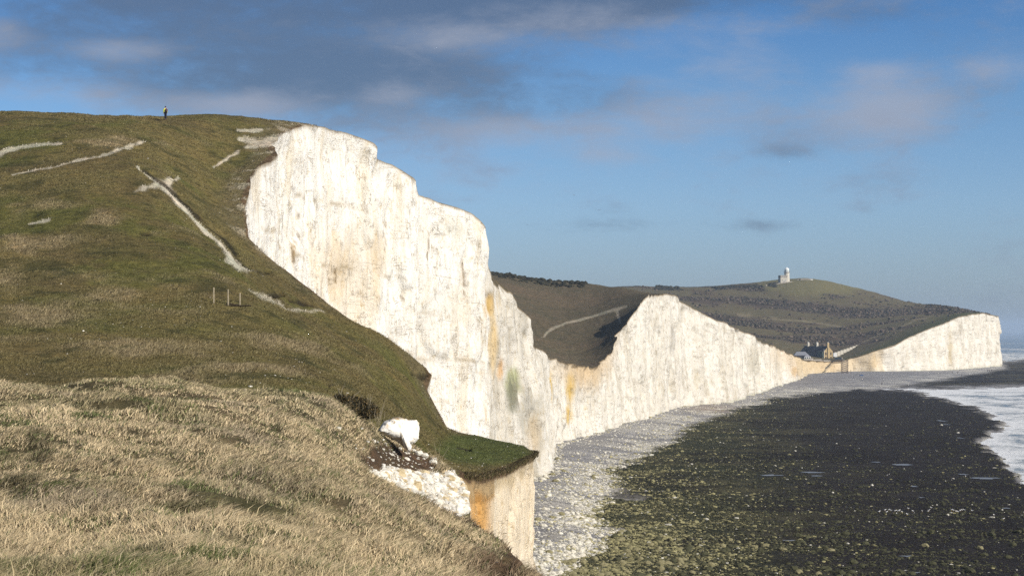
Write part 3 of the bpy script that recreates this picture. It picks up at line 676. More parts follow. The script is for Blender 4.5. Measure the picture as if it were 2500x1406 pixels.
for nm, p, s, cl, dd, lab in (('chalk_rubble', p1, sz1, c1, d1, 'scattered white chalk stones on the shingle'), ('weedy_rock', p2, sz2, c2, d2, 'countless weed covered stones strewn over the dark reef')):
    vis = s / dd; order = np.argsort(-vis); topn = 120 if nm == 'chalk_rubble' else 160
    top = order[:topn]; rest = order[topn:]
    o = rock_field(nm, p[rest] + [0, 0, .02], s[rest], cl[rest]); tag(o, lab, 'stones', kind='stuff')
    mats = {'pale': m_rockc('chalk_boulder' + nm[:1], (.58, .55, .47)), 'dark': m_rockc('weed_boulder' + nm[:1], (.06, .06, .03)), 'ochre': m_rockc('ochre_boulder' + nm[:1], (.22, .20, .11))}
    variants = {}
    for i in top:
        b = cl[i].mean(); kd = 'pale' if b > .4 else 'ochre' if b > .12 else 'dark'; vi = (kd, int(RNG.integers(0, 5)))
        if vi not in variants:
            v, f = ico(2, .14, 40 + vi[1]); v = v * (1 + .25 * fbm(v[:, 0] * 1.3 + vi[1] * 7, v[:, 1] * 1.3, v[:, 2] * 1.3, seed=vi[1]))[:, None]
            ob = mesh_np('boulder', v, f, mats[kd], smooth=False, link=False); variants[vi] = ob
        ob = variants[vi].copy(); COL.objects.link(ob); ob.location = tuple(p[i] + np.array([0, 0, s[i] * .15])); ob.scale = (s[i] * random.uniform(.8, 1.2), s[i] * random.uniform(.8, 1.2), s[i] * random.uniform(.5, .8)); ob.rotation_euler = (0, 0, random.uniform(0, 6.28))
        if kd == 'pale': tag(ob, 'large white chalk boulder on the beach below the cliffs', 'boulder', 'white boulders on the foreshore')
        elif kd == 'dark': tag(ob, 'large dark seaweed covered boulder on the reef', 'boulder', 'dark boulders on the foreshore')
        else: tag(ob, 'large yellowish bare boulder among the reef weed', 'boulder', 'yellowish boulders on the foreshore')
    for ob in variants.values(): bpy.data.objects.remove(ob)

# rubble heap by the ledge
def land_pts(N, pxr, dr, fn):
    px = RNG.uniform(*pxr, N); d = np.exp(RNG.uniform(math.log(dr[0]), math.log(dr[1]), N))
    ok = px < rimpx(d) - 2; px, d = px[ok], d[ok]
    z, pyb = land(px, d); X = (px - CX) / F * d; k = fn(px, pyb, d, X); return px[k], d[k], np.stack([X, d, z], 1)[k], pyb[k]
def rub(px, py, d, X):
    r = np.maximum(np.exp(-(((px - 1060) / 110) ** 2 + ((py - 1215) / 75) ** 2)), np.exp(-(((px - 945) / 90) ** 2 + ((py - 1182) / 34) ** 2)))
    return RNG.random(px.shape) < sst(.36, .6, r)
qx, qd, qp, qy = land_pts(24000, (880, 1150), (58, 92), rub)
s = np.exp(RNG.normal(-2.85, .6, len(qp))).clip(.025, .27); cl = np.array((.72, .69, .62)) * RNG.uniform(.75, 1.08, (len(qp), 1)); y = RNG.random(len(qp)) < .16; cl[y] = (.52, .42, .26); y2 = RNG.random(len(qp)) < .2; cl[y2 & ~y] = (.50, .46, .38)
od = np.argsort(-s); rest = od[60:]
o = rock_field('chalk_rubble', qp[rest], s[rest], cl[rest], flat=.75); tag(o, 'heap of broken white chalk rubble below the bare soil', 'rubble', kind='stuff')
mw = m_rockc('fresh_chalk', (.72, .69, .60)); mo = m_rockc('ochre_chalk', (.52, .43, .27))
for j in range(60):
    i = od[j]; v, f = ico(2, .12, 70 + j % 9)
    ob = mesh_np('chalk_rock', v, f, mo if y[i] else mw, smooth=False); ob.location = tuple(qp[i]); ob.scale = (s[i], s[i] * random.uniform(.7, 1.1), s[i] * random.uniform(.6, .9)); ob.rotation_euler = (random.uniform(-.3, .3), random.uniform(-.3, .3), random.uniform(0, 6))
    tag(ob, 'ochre stained chalk block in the rubble heap' if y[i] else 'clean white chalk block in the rubble heap by the ledge', 'rock', 'ochre blocks in the rubble heap' if y[i] else 'white blocks in the rubble heap')
# scattered chalk bits on soil and turf
qx, qd, qp, qy = land_pts(2600, (820, 1110), (58, 96), lambda px, py, d, X: RNG.random(px.shape) < np.exp(-(((px - 980) / 120) ** 2 + ((py - 1120) / 60) ** 2)) * .5)
s = np.exp(RNG.normal(-3.0, .5, len(qp))).clip(.02, .16)
hx, hd, hp, hy = land_pts(11000, (-50, 1300), (100, 285), lambda px, py, d, X: RNG.random(px.shape) < .04 + .10 * (fbm(X / 12, d / 16, seed=130) > .2) + .25 * (rimpx(d) - px < 60))
hs = np.exp(RNG.normal(-3.1, .4, len(hp))).clip(.02, .15) * .8
p_ = np.concatenate([qp, hp]); s_ = np.concatenate([s, hs]) 
o = rock_field('chalk_fragment', p_, s_, np.ones((len(p_), 3)) * np.array((.66, .63, .55)) * RNG.uniform(.6, 1.1, (len(p_), 1))); tag(o, 'tiny chalk fragments strewn over turf and soil', 'stones', kind='stuff')

# chalk outcrop standing out of the slump (outline given real depth)
def outcrop():
    d0 = 82.5
    ol = [(925,1052),(938,1030),(960,1022),(990,1021),(1012,1030),(1018,1048),(1020,1070),(1012,1080),(1004,1084),(1003,1096),(998,1100),(984,1090),(980,1076),(955,1068),(932,1058)]
    cx_, cy_ = 978, 1052; rings = 22; nseg = 120
    pts = []
    for k in range(nseg):
        a = k / nseg * len(ol); i = int(a); f = a - i; p0, p1 = ol[i % len(ol)], ol[(i + 1) % len(ol)]
        pts.append((p0[0] + (p1[0] - p0[0]) * f, p0[1] + (p1[1] - p0[1]) * f))
    V = []; D = .9
    for r in range(-rings, rings + 1):
        rad = (1 - abs(r / rings) ** 3.5) ** .5; dep = r / rings * D
        for (x, y) in pts:
            xx = cx_ + (x - cx_) * rad; yy = cy_ + (y - cy_) * rad; V.append(P(xx, yy, d0 + dep + (xx - cx_) * .012))
    V = np.array(V); nrg = 2 * rings + 1
    nn = fbm(V[:, 0] / .5, V[:, 1] / .5, V[:, 2] / .7, seed=141, o=4); c0 = V.mean(0); dv = V - c0; dv /= np.linalg.norm(dv, axis=1)[:, None] + 1e-6
    blk = np.round(fbm(V[:, 0] / .35, V[:, 1] / .5, V[:, 2] / .45, seed=144, o=2) * 4) / 4
    V = V + dv * (nn[:, None] * .14 + blk[:, None] * .16)
    i = (np.arange(nrg - 1)[:, None] * nseg + np.arange(nseg)[None]).ravel(); j = (np.arange(nrg - 1)[:, None] * nseg + (np.arange(nseg)[None] + 1) % nseg).ravel()
    Fq = np.stack([i, j, j + nseg, i + nseg], 1)
    topz = V[:, 2].max(); n2 = fbm(V[:, 0] / .15, V[:, 1] / .15, V[:, 2] / .2, seed=142)
    c = np.ones((len(V), 3)) * np.array((.86, .84, .78)); c = mixc(c, (.50, .34, .16), sst(.15, .4, n2 + .25 - (topz - V[:, 2]) * .8) * .6)
    c = mixc(c, (.12, .09, .05), sst(.14, .04, topz - V[:, 2] + n2 * .06) * .8)
    o = mesh_np('chalk_outcrop', V, Fq, M['chalk_near'], {'col': c}, smooth=True)
    return tag(o, 'white chalk lump jutting out between the dry bush and the green ledge', 'outcrop')
outcrop()
for k, (px, py, sz) in enumerate(((1023, 1107, .17), (1036, 1112, .15), (1057, 1128, .16), (1010, 1100, .10))):
    d, z = hit(px, py + 4, 60, 95); v, f = ico(2, .13, 90 + k); ob = mesh_np('chalk_rock', v, f, mw, smooth=False); ob.location = P(px, py, min(d, 90)); ob.scale = (sz * 1.2, sz, sz * .8)
    tag(ob, ('pale chalk block resting below the outcrop tip', 'square chalk block just right of the outcrop tip', 'chalk block above the top of the rubble heap', 'small chalk block touching the outcrop tip')[k], 'rock')

# ---------------------------------------------------------------- grass
def blades(name, base, length, width, lean, cols, seed=0):
    N = len(base); r = np.random.default_rng(seed)
    a = r.uniform(0, 2 * np.pi, N); side = np.stack([np.cos(a), np.sin(a) * .4, np.zeros(N)], 1); side /= np.linalg.norm(side, axis=1)[:, None]
    ldir = lean + r.normal(0, .55, (N, 3)) * [1, 1, 0]; ldir[:, 2] = 0
    up = np.array([0, 0, 1.0])
    p0 = base; m1 = base + (up * .5 + ldir * .30) * length[:, None]; tip = base + (up * .72 + ldir * .95) * length[:, None]
    w = side * width[:, None] * .5
    V = np.stack([p0 - w, p0 + w, m1 + w * .8, m1 - w * .8, tip], 1).reshape(-1, 3)
    b = np.arange(N)[:, None] * 5
    q = np.concatenate([b, b + 1, b + 2, b + 3], 1); t3 = np.concatenate([b + 3, b + 2, b + 4], 1)
    return mesh_np(name, V, [q, t3], M['blade'], {'col': np.repeat(cols, 5, 0)}, smooth=True)
N = 560000
px = RNG.uniform(-260, 1420, N); d = np.exp(RNG.uniform(math.log(14), math.log(92), N)); ok = px < rimpx(d) - 1; px, d = px[ok], d[ok]
z, pyb = land(px, d); X = (px - CX) / F * d
colr = land_col(px, pyb, d, X); bare = (colr[:, 0] < .125) | (colr[:, 0] > .45)
# tufts: clumpy height
cl = fbm(X / .55, d / .75, seed=201, o=2); tall = fbm(X / 4, d / 5, seed=202)
tuft = fbm(X / .34, d / .55, seed=207, o=2); gap = sst(-.42, .02, tuft + .35 * cl + .25)
keep = ((~bare) & (RNG.random(len(px)) < .10 + .90 * gap)) | (RNG.random(len(px)) < .03)
px, d, z, X, colr, cl, tall = [a[keep] for a in (px, d, z, X, colr, cl, tall)]
ln_ = .8 * (.17 + .12 * cl + .07 * tall + .05 * fbm(X / .34, d / .55, seed=207, o=2)) * RNG.uniform(.6, 1.35, len(px)); ln_ = ln_.clip(.06, .5); sd = RNG.random(len(px)) < .012; ln_[sd] *= 1.9
wd = np.maximum(.006, .00040 * d) * RNG.uniform(.7, 1.3, len(px))
v = RNG.uniform(.5, 1.55, (len(px), 1)); gsel = RNG.random(len(px))
colb = colr * v * np.array((1.20, 1.17, 1.14)); gm = gsel < .07 + .22 * (cl < -.1) + .5 * (fbm(X / 1.8, d / 2.6, seed=211, o=3) > .40); colb[gm] = np.array((.11, .125, .045)) * v[gm]; gm = gsel > .93; colb[gm] = np.array((.50, .42, .27)) * v[gm]
wind = fbm(X / 2.5, d / 3.5, seed=203)[:, None]
wind = wind * 1.6; lean = np.array([.5, .2, 0]) * (1 + .7 * wind) + np.concatenate([wind * .1, -wind * .45, wind * 0], 1)
o = blades('grass', np.stack([X, d, z - .02], 1), ln_, wd, lean, colb, 5); tag(o, 'long dry windblown grass covering the near knoll', 'grass', kind='stuff')
N = 330000
px = RNG.uniform(-60, 1320, N); d = np.exp(RNG.uniform(math.log(97), math.log(300), N)); ok = px < rimpx(d); px, d = px[ok], d[ok]
z, pyb = land(px, d); X = (px - CX) / F * d; colr = land_col(px, pyb, d, X)
keep = colr[:, 0] < .42; px, d, z, X, colr = [a[keep] for a in (px, d, z, X, colr)]
tus = sst(.10, .2, colr[:, 0]); cl = fbm(X / .9, d / 1.2, seed=205, o=2)
ln_ = (.07 + .17 * tus + .06 * cl) * RNG.uniform(.6, 1.3, len(px)); ln_ = ln_.clip(.04, .4); wd = .00030 * d * RNG.uniform(.7, 1.3, len(px))
colb = colr * RNG.uniform(.6, 1.5, (len(px), 1))
lean = np.tile(np.array([.7, .1, 0]), (len(px), 1))
o = blades('turf_grass', np.stack([X, d, z - .01], 1), ln_, wd, lean, colb, 6); tag(o, 'short dull green turf and tan tussocks on the steep hillside', 'grass', kind='stuff')

# ---------------------------------------------------------------- scrub on the far downs
def scrub(name, label, N, pxr, dr, fn, smin, smax, cols):
    px = RNG.uniform(*pxr, N); d = RNG.uniform(*dr, N); ok = px < rimpx(d) - 8; px, d = px[ok], d[ok]
    z, pyb = land(px, d); X = (px - CX) / F * d; k = fn(px, pyb, d, X); px, d, z, X = px[k], d[k], z[k], X[k]
    s = RNG.uniform(smin, smax, len(px)); c = np.array(cols)[RNG.integers(0, len(cols), len(px))] * RNG.uniform(.7, 1.25, (len(px), 1))
    o = rock_field(name, np.stack([X, d, z + s * .15], 1), s, c, flat=.75); tag(o, label, 'scrub', kind='stuff')
def farm(px, py, d, X):
    f1 = fbm(X / 60, (d + .6 * X) / 45, seed=51, o=5); f2 = fbm(X / 25, d / 18, seed=52)
    top = np.hypot((px - 1990) / 150, (py - 690) / 30)
    return (RNG.random(px.shape) < sst(.08, .5, f1 + .5 * f2 + .4 * fbm(X / 8, d / 8, seed=59)) * .6 + .015) & (top > 1.0) & (rimpx(d) - px > 60)
scrub('scrub', 'dark thorn scrub in bands across the far down', 26000, (1560, 2420), (1480, 2060), farm, .5, 1.7, [(.085, .068, .052), (.11, .085, .065), (.07, .064, .045)])
scrub('scrub', 'low dark gorse along the ridge of the middle down', 260, (1180, 1430), (820, 870), lambda px, py, d, X: fbm(X / 14, X * 0, seed=302) > -.05, .4, 1.3, [(.03, .03, .02)])
scrub('scrub', 'ragged hedge along the skyline left of the lighthouse', 700, (1600, 1895), (1990, 2050), lambda px, py, d, X: fbm(X / 14, X * 0, seed=305) > -.1, .8, 2.2, [(.03, .03, .02)])
scrub('scrub', 'dark bushes along the skyline above the headland', 900, (2260, 2420), (1640, 1900), lambda px, py, d, X: fbm(X / 14, d / 40, seed=306) > -.05, .6, 1.6, [(.03, .03, .02), (.06, .045, .03)])

# gorse bush and twigs on the knoll
def bush():
    d, z = hit(860, 1008, 40, 95); X = (865 - CX) / F * d
    r = empty('gorse_bush', (X, d, z)); tag(r, 'dark straggly bush with dry stems at the far edge of the knoll', 'bush')
    rg = np.random.default_rng(5); N = 9000; t_ = rg.normal(0, 1, (N, 3)); t_ /= np.linalg.norm(t_, axis=1)[:, None]; rad = rg.uniform(.35, 1, (N, 1)) ** .5
    p = t_ * rad * np.array((.95, .8, .42)); nz_ = fbm(p[:, 0] * 3, p[:, 1] * 3, p[:, 2] * 3, seed=9); p = p[nz_ > -.12]; p[:, 2] += .22 - p[:, 0] * .22
    cols = np.where(rg.random((len(p), 1)) < .6, np.array([[.035, .032, .016]]), np.array([[.14, .10, .04]])) * rg.uniform(.6, 1.4, (len(p), 1))
    b = blades('foliage', p, rg.uniform(.04, .10, len(p)), rg.uniform(.02, .04, len(p)), rg.normal(0, 1.0, (len(p), 3)), cols, 11); b.parent = r
    m = MB(); rd = random.Random(3)
    for k in range(70):
        x = rd.uniform(-.75, 1.15); y = rd.uniform(-.5, .2); z0 = rd.uniform(-.25, .2) - max(0, x - .3) * .45; L = rd.uniform(.3, .7); lx = rd.uniform(-.35, .35)
        m.path([(x, y, z0), (x + lx * .3, y, z0 + L * .5), (x + lx * L, y + rd.uniform(-.1, .1), z0 + L)], .008, .004, 4)
    m.build('dry_stem', M['wood'], r)
    for pts in ([(-.25, -.1, .3), (-.5, -.1, .72), (-.42, -.1, .95), (-.36, -.1, 1.02)], [(-.3, 0, .3), (-.30, 0, .75)], [(-.3, 0, .4), (-.5, .05, .62), (-.62, .05, .92)], [(-.1, 0, .45), (.02, 0, .68), (.22, 0, .82)], [(-.68, 0, .42), (-.6, 0, .7), (-.55, 0, .92)]):
        MB().path(pts, .014, .007, 5).build('bare_twig', M['wood'], r)
bush()
def plant_sprig(px, py, hpx, name, label, angs, col='wood', thick=.006, d=None):
    if d is None: d, z = hit(px, py, 18, 95)
    z = landz(px, d); k = d / F; r = empty(name, ((px - CX) * k, d, z)); tag(r, label, 'plant')
    for a, l in angs:
        L = hpx * k * l; MB().path([(0, 0, -.03), (math.sin(a) * L * .4, 0, L * .5), (math.sin(a) * L, .05, L * math.cos(a))], thick, thick * .5, 4).build('stem', M[col], r)
plant_sprig(1070, 1128, 60, 'dry_weed', 'leafless forked weed standing at the top of the rubble heap', [(-.5, 1), (-.15, 1.1), (.05, .9), (.45, 1), (.2, .6)], thick=.010, d=86)
plant_sprig(838, 1115, 58, 'dry_stalk', 'single dark upright stalk on the knoll below the bush', [(.02, 1)], 'woodd', .012)
plant_sprig(764, 1318, 100, 'dry_stalk', 'thin tall stalk standing in the grass at lower middle', [(.03, 1)], 'wood', .005)
plant_sprig(900, 1075, 40, 'dry_stalk', 'short pale stalk leaning beside the chalk outcrop', [(.35, 1)], 'wood', .008)
def bramble(pts, label):
    dm, _ = hit(pts[0][0], pts[0][1] + 6, 18, 90); m = MB(); w = [P(x, y, dm + .12 * i) for i, (x, y) in enumerate(pts)]
    r = m.path(w, .008, .005, 5).build('bramble_stem', M['woodd']); tag(r, label, 'bramble', 'arching bramble stems in the grass')
bramble([(55, 1193), (70, 1183), (90, 1181), (102, 1186), (110, 1194)], 'short arching bramble stem by the dark hollow on the left')
bramble([(145, 1200), (155, 1190), (172, 1187), (195, 1190), (205, 1199)], 'arched bramble stem second from the left edge')
bramble([(130, 1180), (150, 1168), (175, 1167), (192, 1174), (202, 1184)], 'bramble stem arching just above the second one')
bramble([(172, 1150), (190, 1144), (208, 1150), (222, 1160)], 'small pale bramble arch higher up the left slope')
bramble([(482, 1187), (494, 1181), (508, 1185), (518, 1196), (522, 1204)], 'hooked bramble stem in the middle of the knoll')
bramble([(406, 1210), (412, 1192), (420, 1182), (440, 1190)], 'bent bramble stem left of the hooked one')
bramble([(3, 1060), (30, 1064), (60, 1078), (75, 1095), (85, 1110)], 'long pale stem bowed over the hollow at far left')

N = 9000
ix = np.where((RD > 113) & (RD < 151))[0]; pick = RNG.choice(ix, N); bx = rxj[pick] + RNG.normal(0, .10, N); bz = rimZ[pick] - np.abs(RNG.normal(0, .14, N)); by = RD[pick] + RNG.normal(-.05, .1, N)
hcol = np.where(RNG.random((N, 1)) < .5, np.array([[.10, .09, .035]]), np.array([[.16, .12, .065]])) * RNG.uniform(.5, 1.4, (N, 1))
o = blades('edge_grass', np.stack([bx, by, bz], 1), RNG.uniform(.08, .28, N), RNG.uniform(.03, .05, N), np.array([.5, -.5, 0]), hcol, 15); tag(o, 'ragged turf fringe along the lip of the green ledge', 'grass', kind='stuff')
# ---------------------------------------------------------------- fence remains
def fence():
    d, z = hit(560, 746, 100, 200); k = d / F; X0 = (560 - CX) * k
    r = empty('fence', (X0, d, z)); tag(r, 'ruined timber fence of three posts and fallen rails on the slope', 'fence')
    for x, b, t_, ln in ((522, 748, 702, -.03), (557, 750, 706, -.01), (586, 751, 715, .03)):
        zb = landz(x, d) - z - .15; zt = (zof(t_, d) - z); w = .045
        m = MB(); m.box(((x - 560) * k, 0, (zb + zt) / 2), (w * 2, w * 2, zt - zb), .3); m.build('post', M['wood'], r)
    for (x0, y0, x1, y1, mt, dz) in ((507, 747, 614, 746, 'woodd', -.15), (527, 752, 598, 757, 'wood', -.5), (490, 742, 540, 748, 'woodd', .1), (552, 740, 590, 746, 'woodd', .1), (536, 756, 590, 758, 'woodd', -.55)):
        m = MB(); a = Vector(((x0 - 560) * k, dz, zof(y0, d) - z)); b = Vector(((x1 - 560) * k, dz, zof(y1, d) - z)); m.bar(a, b, .05, 4); m.build('rail', M[mt], r)
fence()

# ---------------------------------------------------------------- people
def skin_mesh(name, verts, edges, radii, mat, parent, sub=1):
    me = bpy.data.meshes.new(name); me.from_pydata(verts, edges, []); o = bpy.data.objects.new(name, me); COL.objects.link(o)
    md = o.modifiers.new('s', 'SKIN'); 
    for i, rr_ in enumerate(radii): me.skin_vertices[0].data[i].radius = rr_ if isinstance(rr_, tuple) else (rr_, rr_)
    me.skin_vertices[0].data[0].use_root = True
    o.modifiers.new('b', 'SUBSURF').levels = sub; o.modifiers['b'].render_levels = sub
    me.materials.append(mat); o.parent = parent; return o
def person(loc, label, coat, legs, pack=None, hgt=1.75, rz=0, stride=.10, group=None, hatc=(.02, .02, .03)):
    r = empty('person', loc, rz); tag(r, label, 'person', group); s = hgt / 1.75
    skin = bpy.data.materials.get('skin') or simple('skin', (.45, .28, .2), .6, .1, 9)
    mc = simple('coat', coat, .8, .15, 8); ml = simple('trousers', legs, .85, .15, 8); mh = simple('hat', hatc, .8, .1, 8)
    # body: one continuous skinned figure
    V_ = [(0, 0, .95), (0, 0, 1.15), (0, 0, 1.38), (0, .0, 1.50), (0, .01, 1.60), (0, .01, 1.68),
          (-.10, 0, .90), (-.10, -stride, .50), (-.10, -stride * .9 + .03, .08), (-.10, -stride * .9 - .14, .04),
          (.10, 0, .90), (.10, stride, .50), (.10, stride * 1.2, .08), (.10, stride * 1.2 - .14, .04),
          (-.20, 0, 1.40), (-.26, .02, 1.12), (-.25, -.06, .87), (-.25, -.08, .79), (.20, 0, 1.40), (.27, .02, 1.12), (.25, -.06, .88), (.25, -.09, .80)]
    E_ = [(0, 1), (1, 2), (2, 3), (3, 4), (4, 5), (0, 6), (6, 7), (7, 8), (8, 9), (0, 10), (10, 11), (11, 12), (12, 13), (2, 14), (14, 15), (15, 16), (16, 17), (2, 18), (18, 19), (19, 20), (20, 21)]
    R_ = [(.15, .11), (.14, .11), (.16, .11), .055, (.075, .09), (.07, .085), .085, .058, .042, .035, .085, .058, .042, .035, .065, .045, .035, .03, .065, .045, .035, .03]
    sc = lambda vs: [tuple(c * s for c in v) for v in vs]
    skin_mesh('body', sc(V_), E_, [tuple(a * s for a in q) if isinstance(q, tuple) else q * s for q in R_], skin, r)
    Vc = [(0, 0, .92), (0, 0, 1.15), (0, 0, 1.38), (0, 0, 1.48), (-.21, 0, 1.40), (-.27, .02, 1.12), (-.25, -.06, .90), (.21, 0, 1.40), (.28, .02, 1.12), (.25, -.06, .91)]
    skin_mesh('jacket', sc(Vc), [(0, 1), (1, 2), (2, 3), (2, 4), (4, 5), (5, 6), (2, 7), (7, 8), (8, 9)], [tuple(a * s for a in q) for q in [(.19, .14), (.175, .135), (.185, .13), (.09, .09), (.085, .085), (.065, .065), (.052, .052), (.085, .085), (.065, .065), (.052, .052)]], mc, r)
    Vl = [(0, 0, .97), (-.10, 0, .88), (-.10, -stride, .50), (-.10, -stride * .9 + .03, .10), (.10, 0, .88), (.10, stride, .50), (.10, stride * 1.2, .10)]
    skin_mesh('trousers', sc(Vl), [(0, 1), (1, 2), (2, 3), (0, 4), (4, 5), (5, 6)], [q * s for q in (.15, .105, .075, .06, .105, .075, .06)], ml, r)
    m = MB(); m.ell((0, .01 * s, 1.68 * s), (.10 * s, .115 * s, .085 * s)); m.build('hat', mh, r, True)
    m = MB(); m.ell((-.10 * s, (-stride * .9 - .05) * s, .045 * s), (.05 * s, .14 * s, .05 * s)); m.ell((.10 * s, (stride * 1.2 - .05) * s, .045 * s), (.05 * s, .14 * s, .05 * s)); m.build('boots', mh, r, True)
    if pack:
        mp = simple('rucksack_fabric', pack, .8, .2, 8); m = MB(); m.ell((0, .22 * s, 1.2 * s), (.17 * s, .13 * s, .26 * s)); m.ell((0, .32 * s, 1.12 * s), (.11 * s, .07 * s, .14 * s)); m.build('rucksack', mp, r, True)
    return r
dp = 266.0
zz_, = [max(landz(404, x) for x in (262, 264, 266))]
# facing away from the camera: local -Y is forward, so turn half round
person(((404 - CX) / F * 266, 266.0, landz(404, 266.0) - .03), 'person in a yellow green jacket with a rucksack standing on the skyline', (.55, .60, .07), (.012, .014, .03), (.09, .05, .06), 1.80, math.radians(222), .05)
for (px, py, cc_, h_, lab) in ((2153, 940, (.03, .03, .04), 1.8, 'lone walker in dark clothes near the water edge below the stair tower'), (2325, 912, (.04, .04, .05), 1.7, 'left walker of the pair on the shingle under the headland'), (2338, 912, (.06, .04, .04), 1.8, 'right walker of the pair on the shingle under the headland'), (2348, 919, (.05, .06, .06), 1.7, 'walker beside the weedy rocks just below the pair'), (2411, 908, (.03, .04, .07), 1.7, 'leftmost of three walkers near the tip of the headland'), (2416, 908, (.05, .03, .03), 1.75, 'middle of three walkers near the tip of the headland'), (2421, 907, (.03, .03, .03), 1.7, 'rightmost of three walkers near the tip of the headland')):
    d = (CZ - 1.5) * F / (py - HY)
    for _ in range(6):
        a = np.array([float(px)]); b = np.array([d]); q_, X_, sr_, se_ = fore_fields(a, b); z = float(beach_z(a, b, X_, sr_, se_)[0]); d = (CZ - z) * F / (py - HY)
    person((float((px - CX) / F * d), d, z - .02), lab, cc_, (.02, .02, .03), None, h_, random.uniform(0, 6), .14, 'walkers on the beach')

# ---------------------------------------------------------------- gulls
def gull_mesh_standing(loc, rz, label, group):
    r = empty('gull', loc, rz); tag(r, label, 'gull', group); return r
mgw = simple('gull_white', (.80, .80, .80), .7, .05, 5); mgg = simple('gull_grey', (.30, .32, .35), .7, .1, 5); mgy = simple('gull_bill', (.6, .4, .08), .5, .1, 5)
GP = [(686,974),(725,962),(736,976),(751,960),(763,965),(793,967),(803,987),(806,970),(822,967),(838,974),(873,992),(882,952),(912,970),(921,983),(975,970),(1017,970),(1025,960),(1036,946),(1175,962),(1188,964),(1205,972),(1217,974),(1233,967),(1245,962),(1260,962),(1314,967),(1461,996),(1529,1022),(738,727),(752,720),(548,545),(1271,734)]
g0 = empty('gull', (0, 0, 0)); tag(g0, 'white gull standing on the dark reef', 'gull', 'gulls resting on the reef')
V_ = [(0, .0, .20), (0, -.11, .24), (0, -.15, .32), (0, -.20, .34), (0, .14, .18), (0, .26, .17)]
skin_mesh('body', V_, [(0, 1), (1, 2), (2, 3), (0, 4), (4, 5)], [.085, .065, .045, .04, .055, .02], mgw, g0)
for sx_ in (-1, 1): MB().ell((.075 * sx_, .07, .21), (.025, .19, .055)).build('wing', mgg, g0, True)
MB().bar((0, -.23, .34), (0, -.29, .33), .012, 6, .004).build('bill', mgy, g0)
for sx_ in (-1, 1): MB().bar((.03 * sx_, 0, .14), (.03 * sx_, 0, -.08), .009, 5).build('leg', mgy, g0)
for i, (x, y) in enumerate(GP):
    px = 1900 + x / 2.778; py = 900 + y / 2.778; d = (CZ - .9) * F / (py - HY)
    for _ in range(3):
        a = np.array([px]); b = np.array([d]); q_, X_, sr_, se_ = fore_fields(a, b); z = float(beach_z(a, b, X_, sr_, se_)[0]) + .12; d = (CZ - z) * F / (py - HY)
    g = g0 if i == 0 else copy_tree(g0); g.location = ((px - CX) / F * d, d, z); g.rotation_euler = (0, 0, random.uniform(0, 6.28)); sc_ = random.uniform(.8, 1.0); g.scale = (sc_,) * 3
    if i >= 28: g['label'] = 'stray white gull on the reef apart from the flock'; g['group'] = 'stray gulls on the reef'
f0 = None
for i, (px, py, sz, bank, lab) in enumerate(((1402, 477, 1.0, .1, 'highest flying gull in the open sky over the middle down'), (1463, 513, 1.0, -.1, 'flying gull just below and right of the highest one'), (1287, 549, .9, .5, 'flying gull nearest the tall white cliff'), (1899, 510, .6, .2, 'tiny flying gull above the lighthouse'), (2269, 530, .6, 0, 'tiny flying gull farthest right over the headland'))):
    d = 780.0
    if f0 is None:
        f0 = empty('flying_gull', (0, 0, 0)); skin_mesh('body', [(0, 0, 0), (0, -.2, .02), (0, -.28, .03), (0, .25, 0)], [(0, 1), (1, 2), (0, 3)], [.09, .07, .03, .03], mgg, f0)
        for s_ in (-1, 1):
            ws = [(0, -.08, 0), (.32 * s_, -.12, .16), (.72 * s_, .02, .06), (.34 * s_, .08, .14), (0, .1, 0)]
            pts = ws + [(x, y, z - .02) for x, y, z in ws]; MB().poly(pts, [(0, 1, 3, 4), (1, 2, 3), (9, 8, 6, 5), (8, 7, 6), (0, 5, 6, 1), (1, 6, 7, 2), (2, 7, 8, 3), (3, 8, 9, 4)]).build('wing', mgg, f0)
        g = f0
    else: g = copy_tree(f0)
    g.location = P(px, py, d); g.rotation_euler = (bank * .3, bank, random.uniform(-.6, .6)); g.scale = (sz,) * 3; tag(g, lab, 'gull', 'gulls in flight')

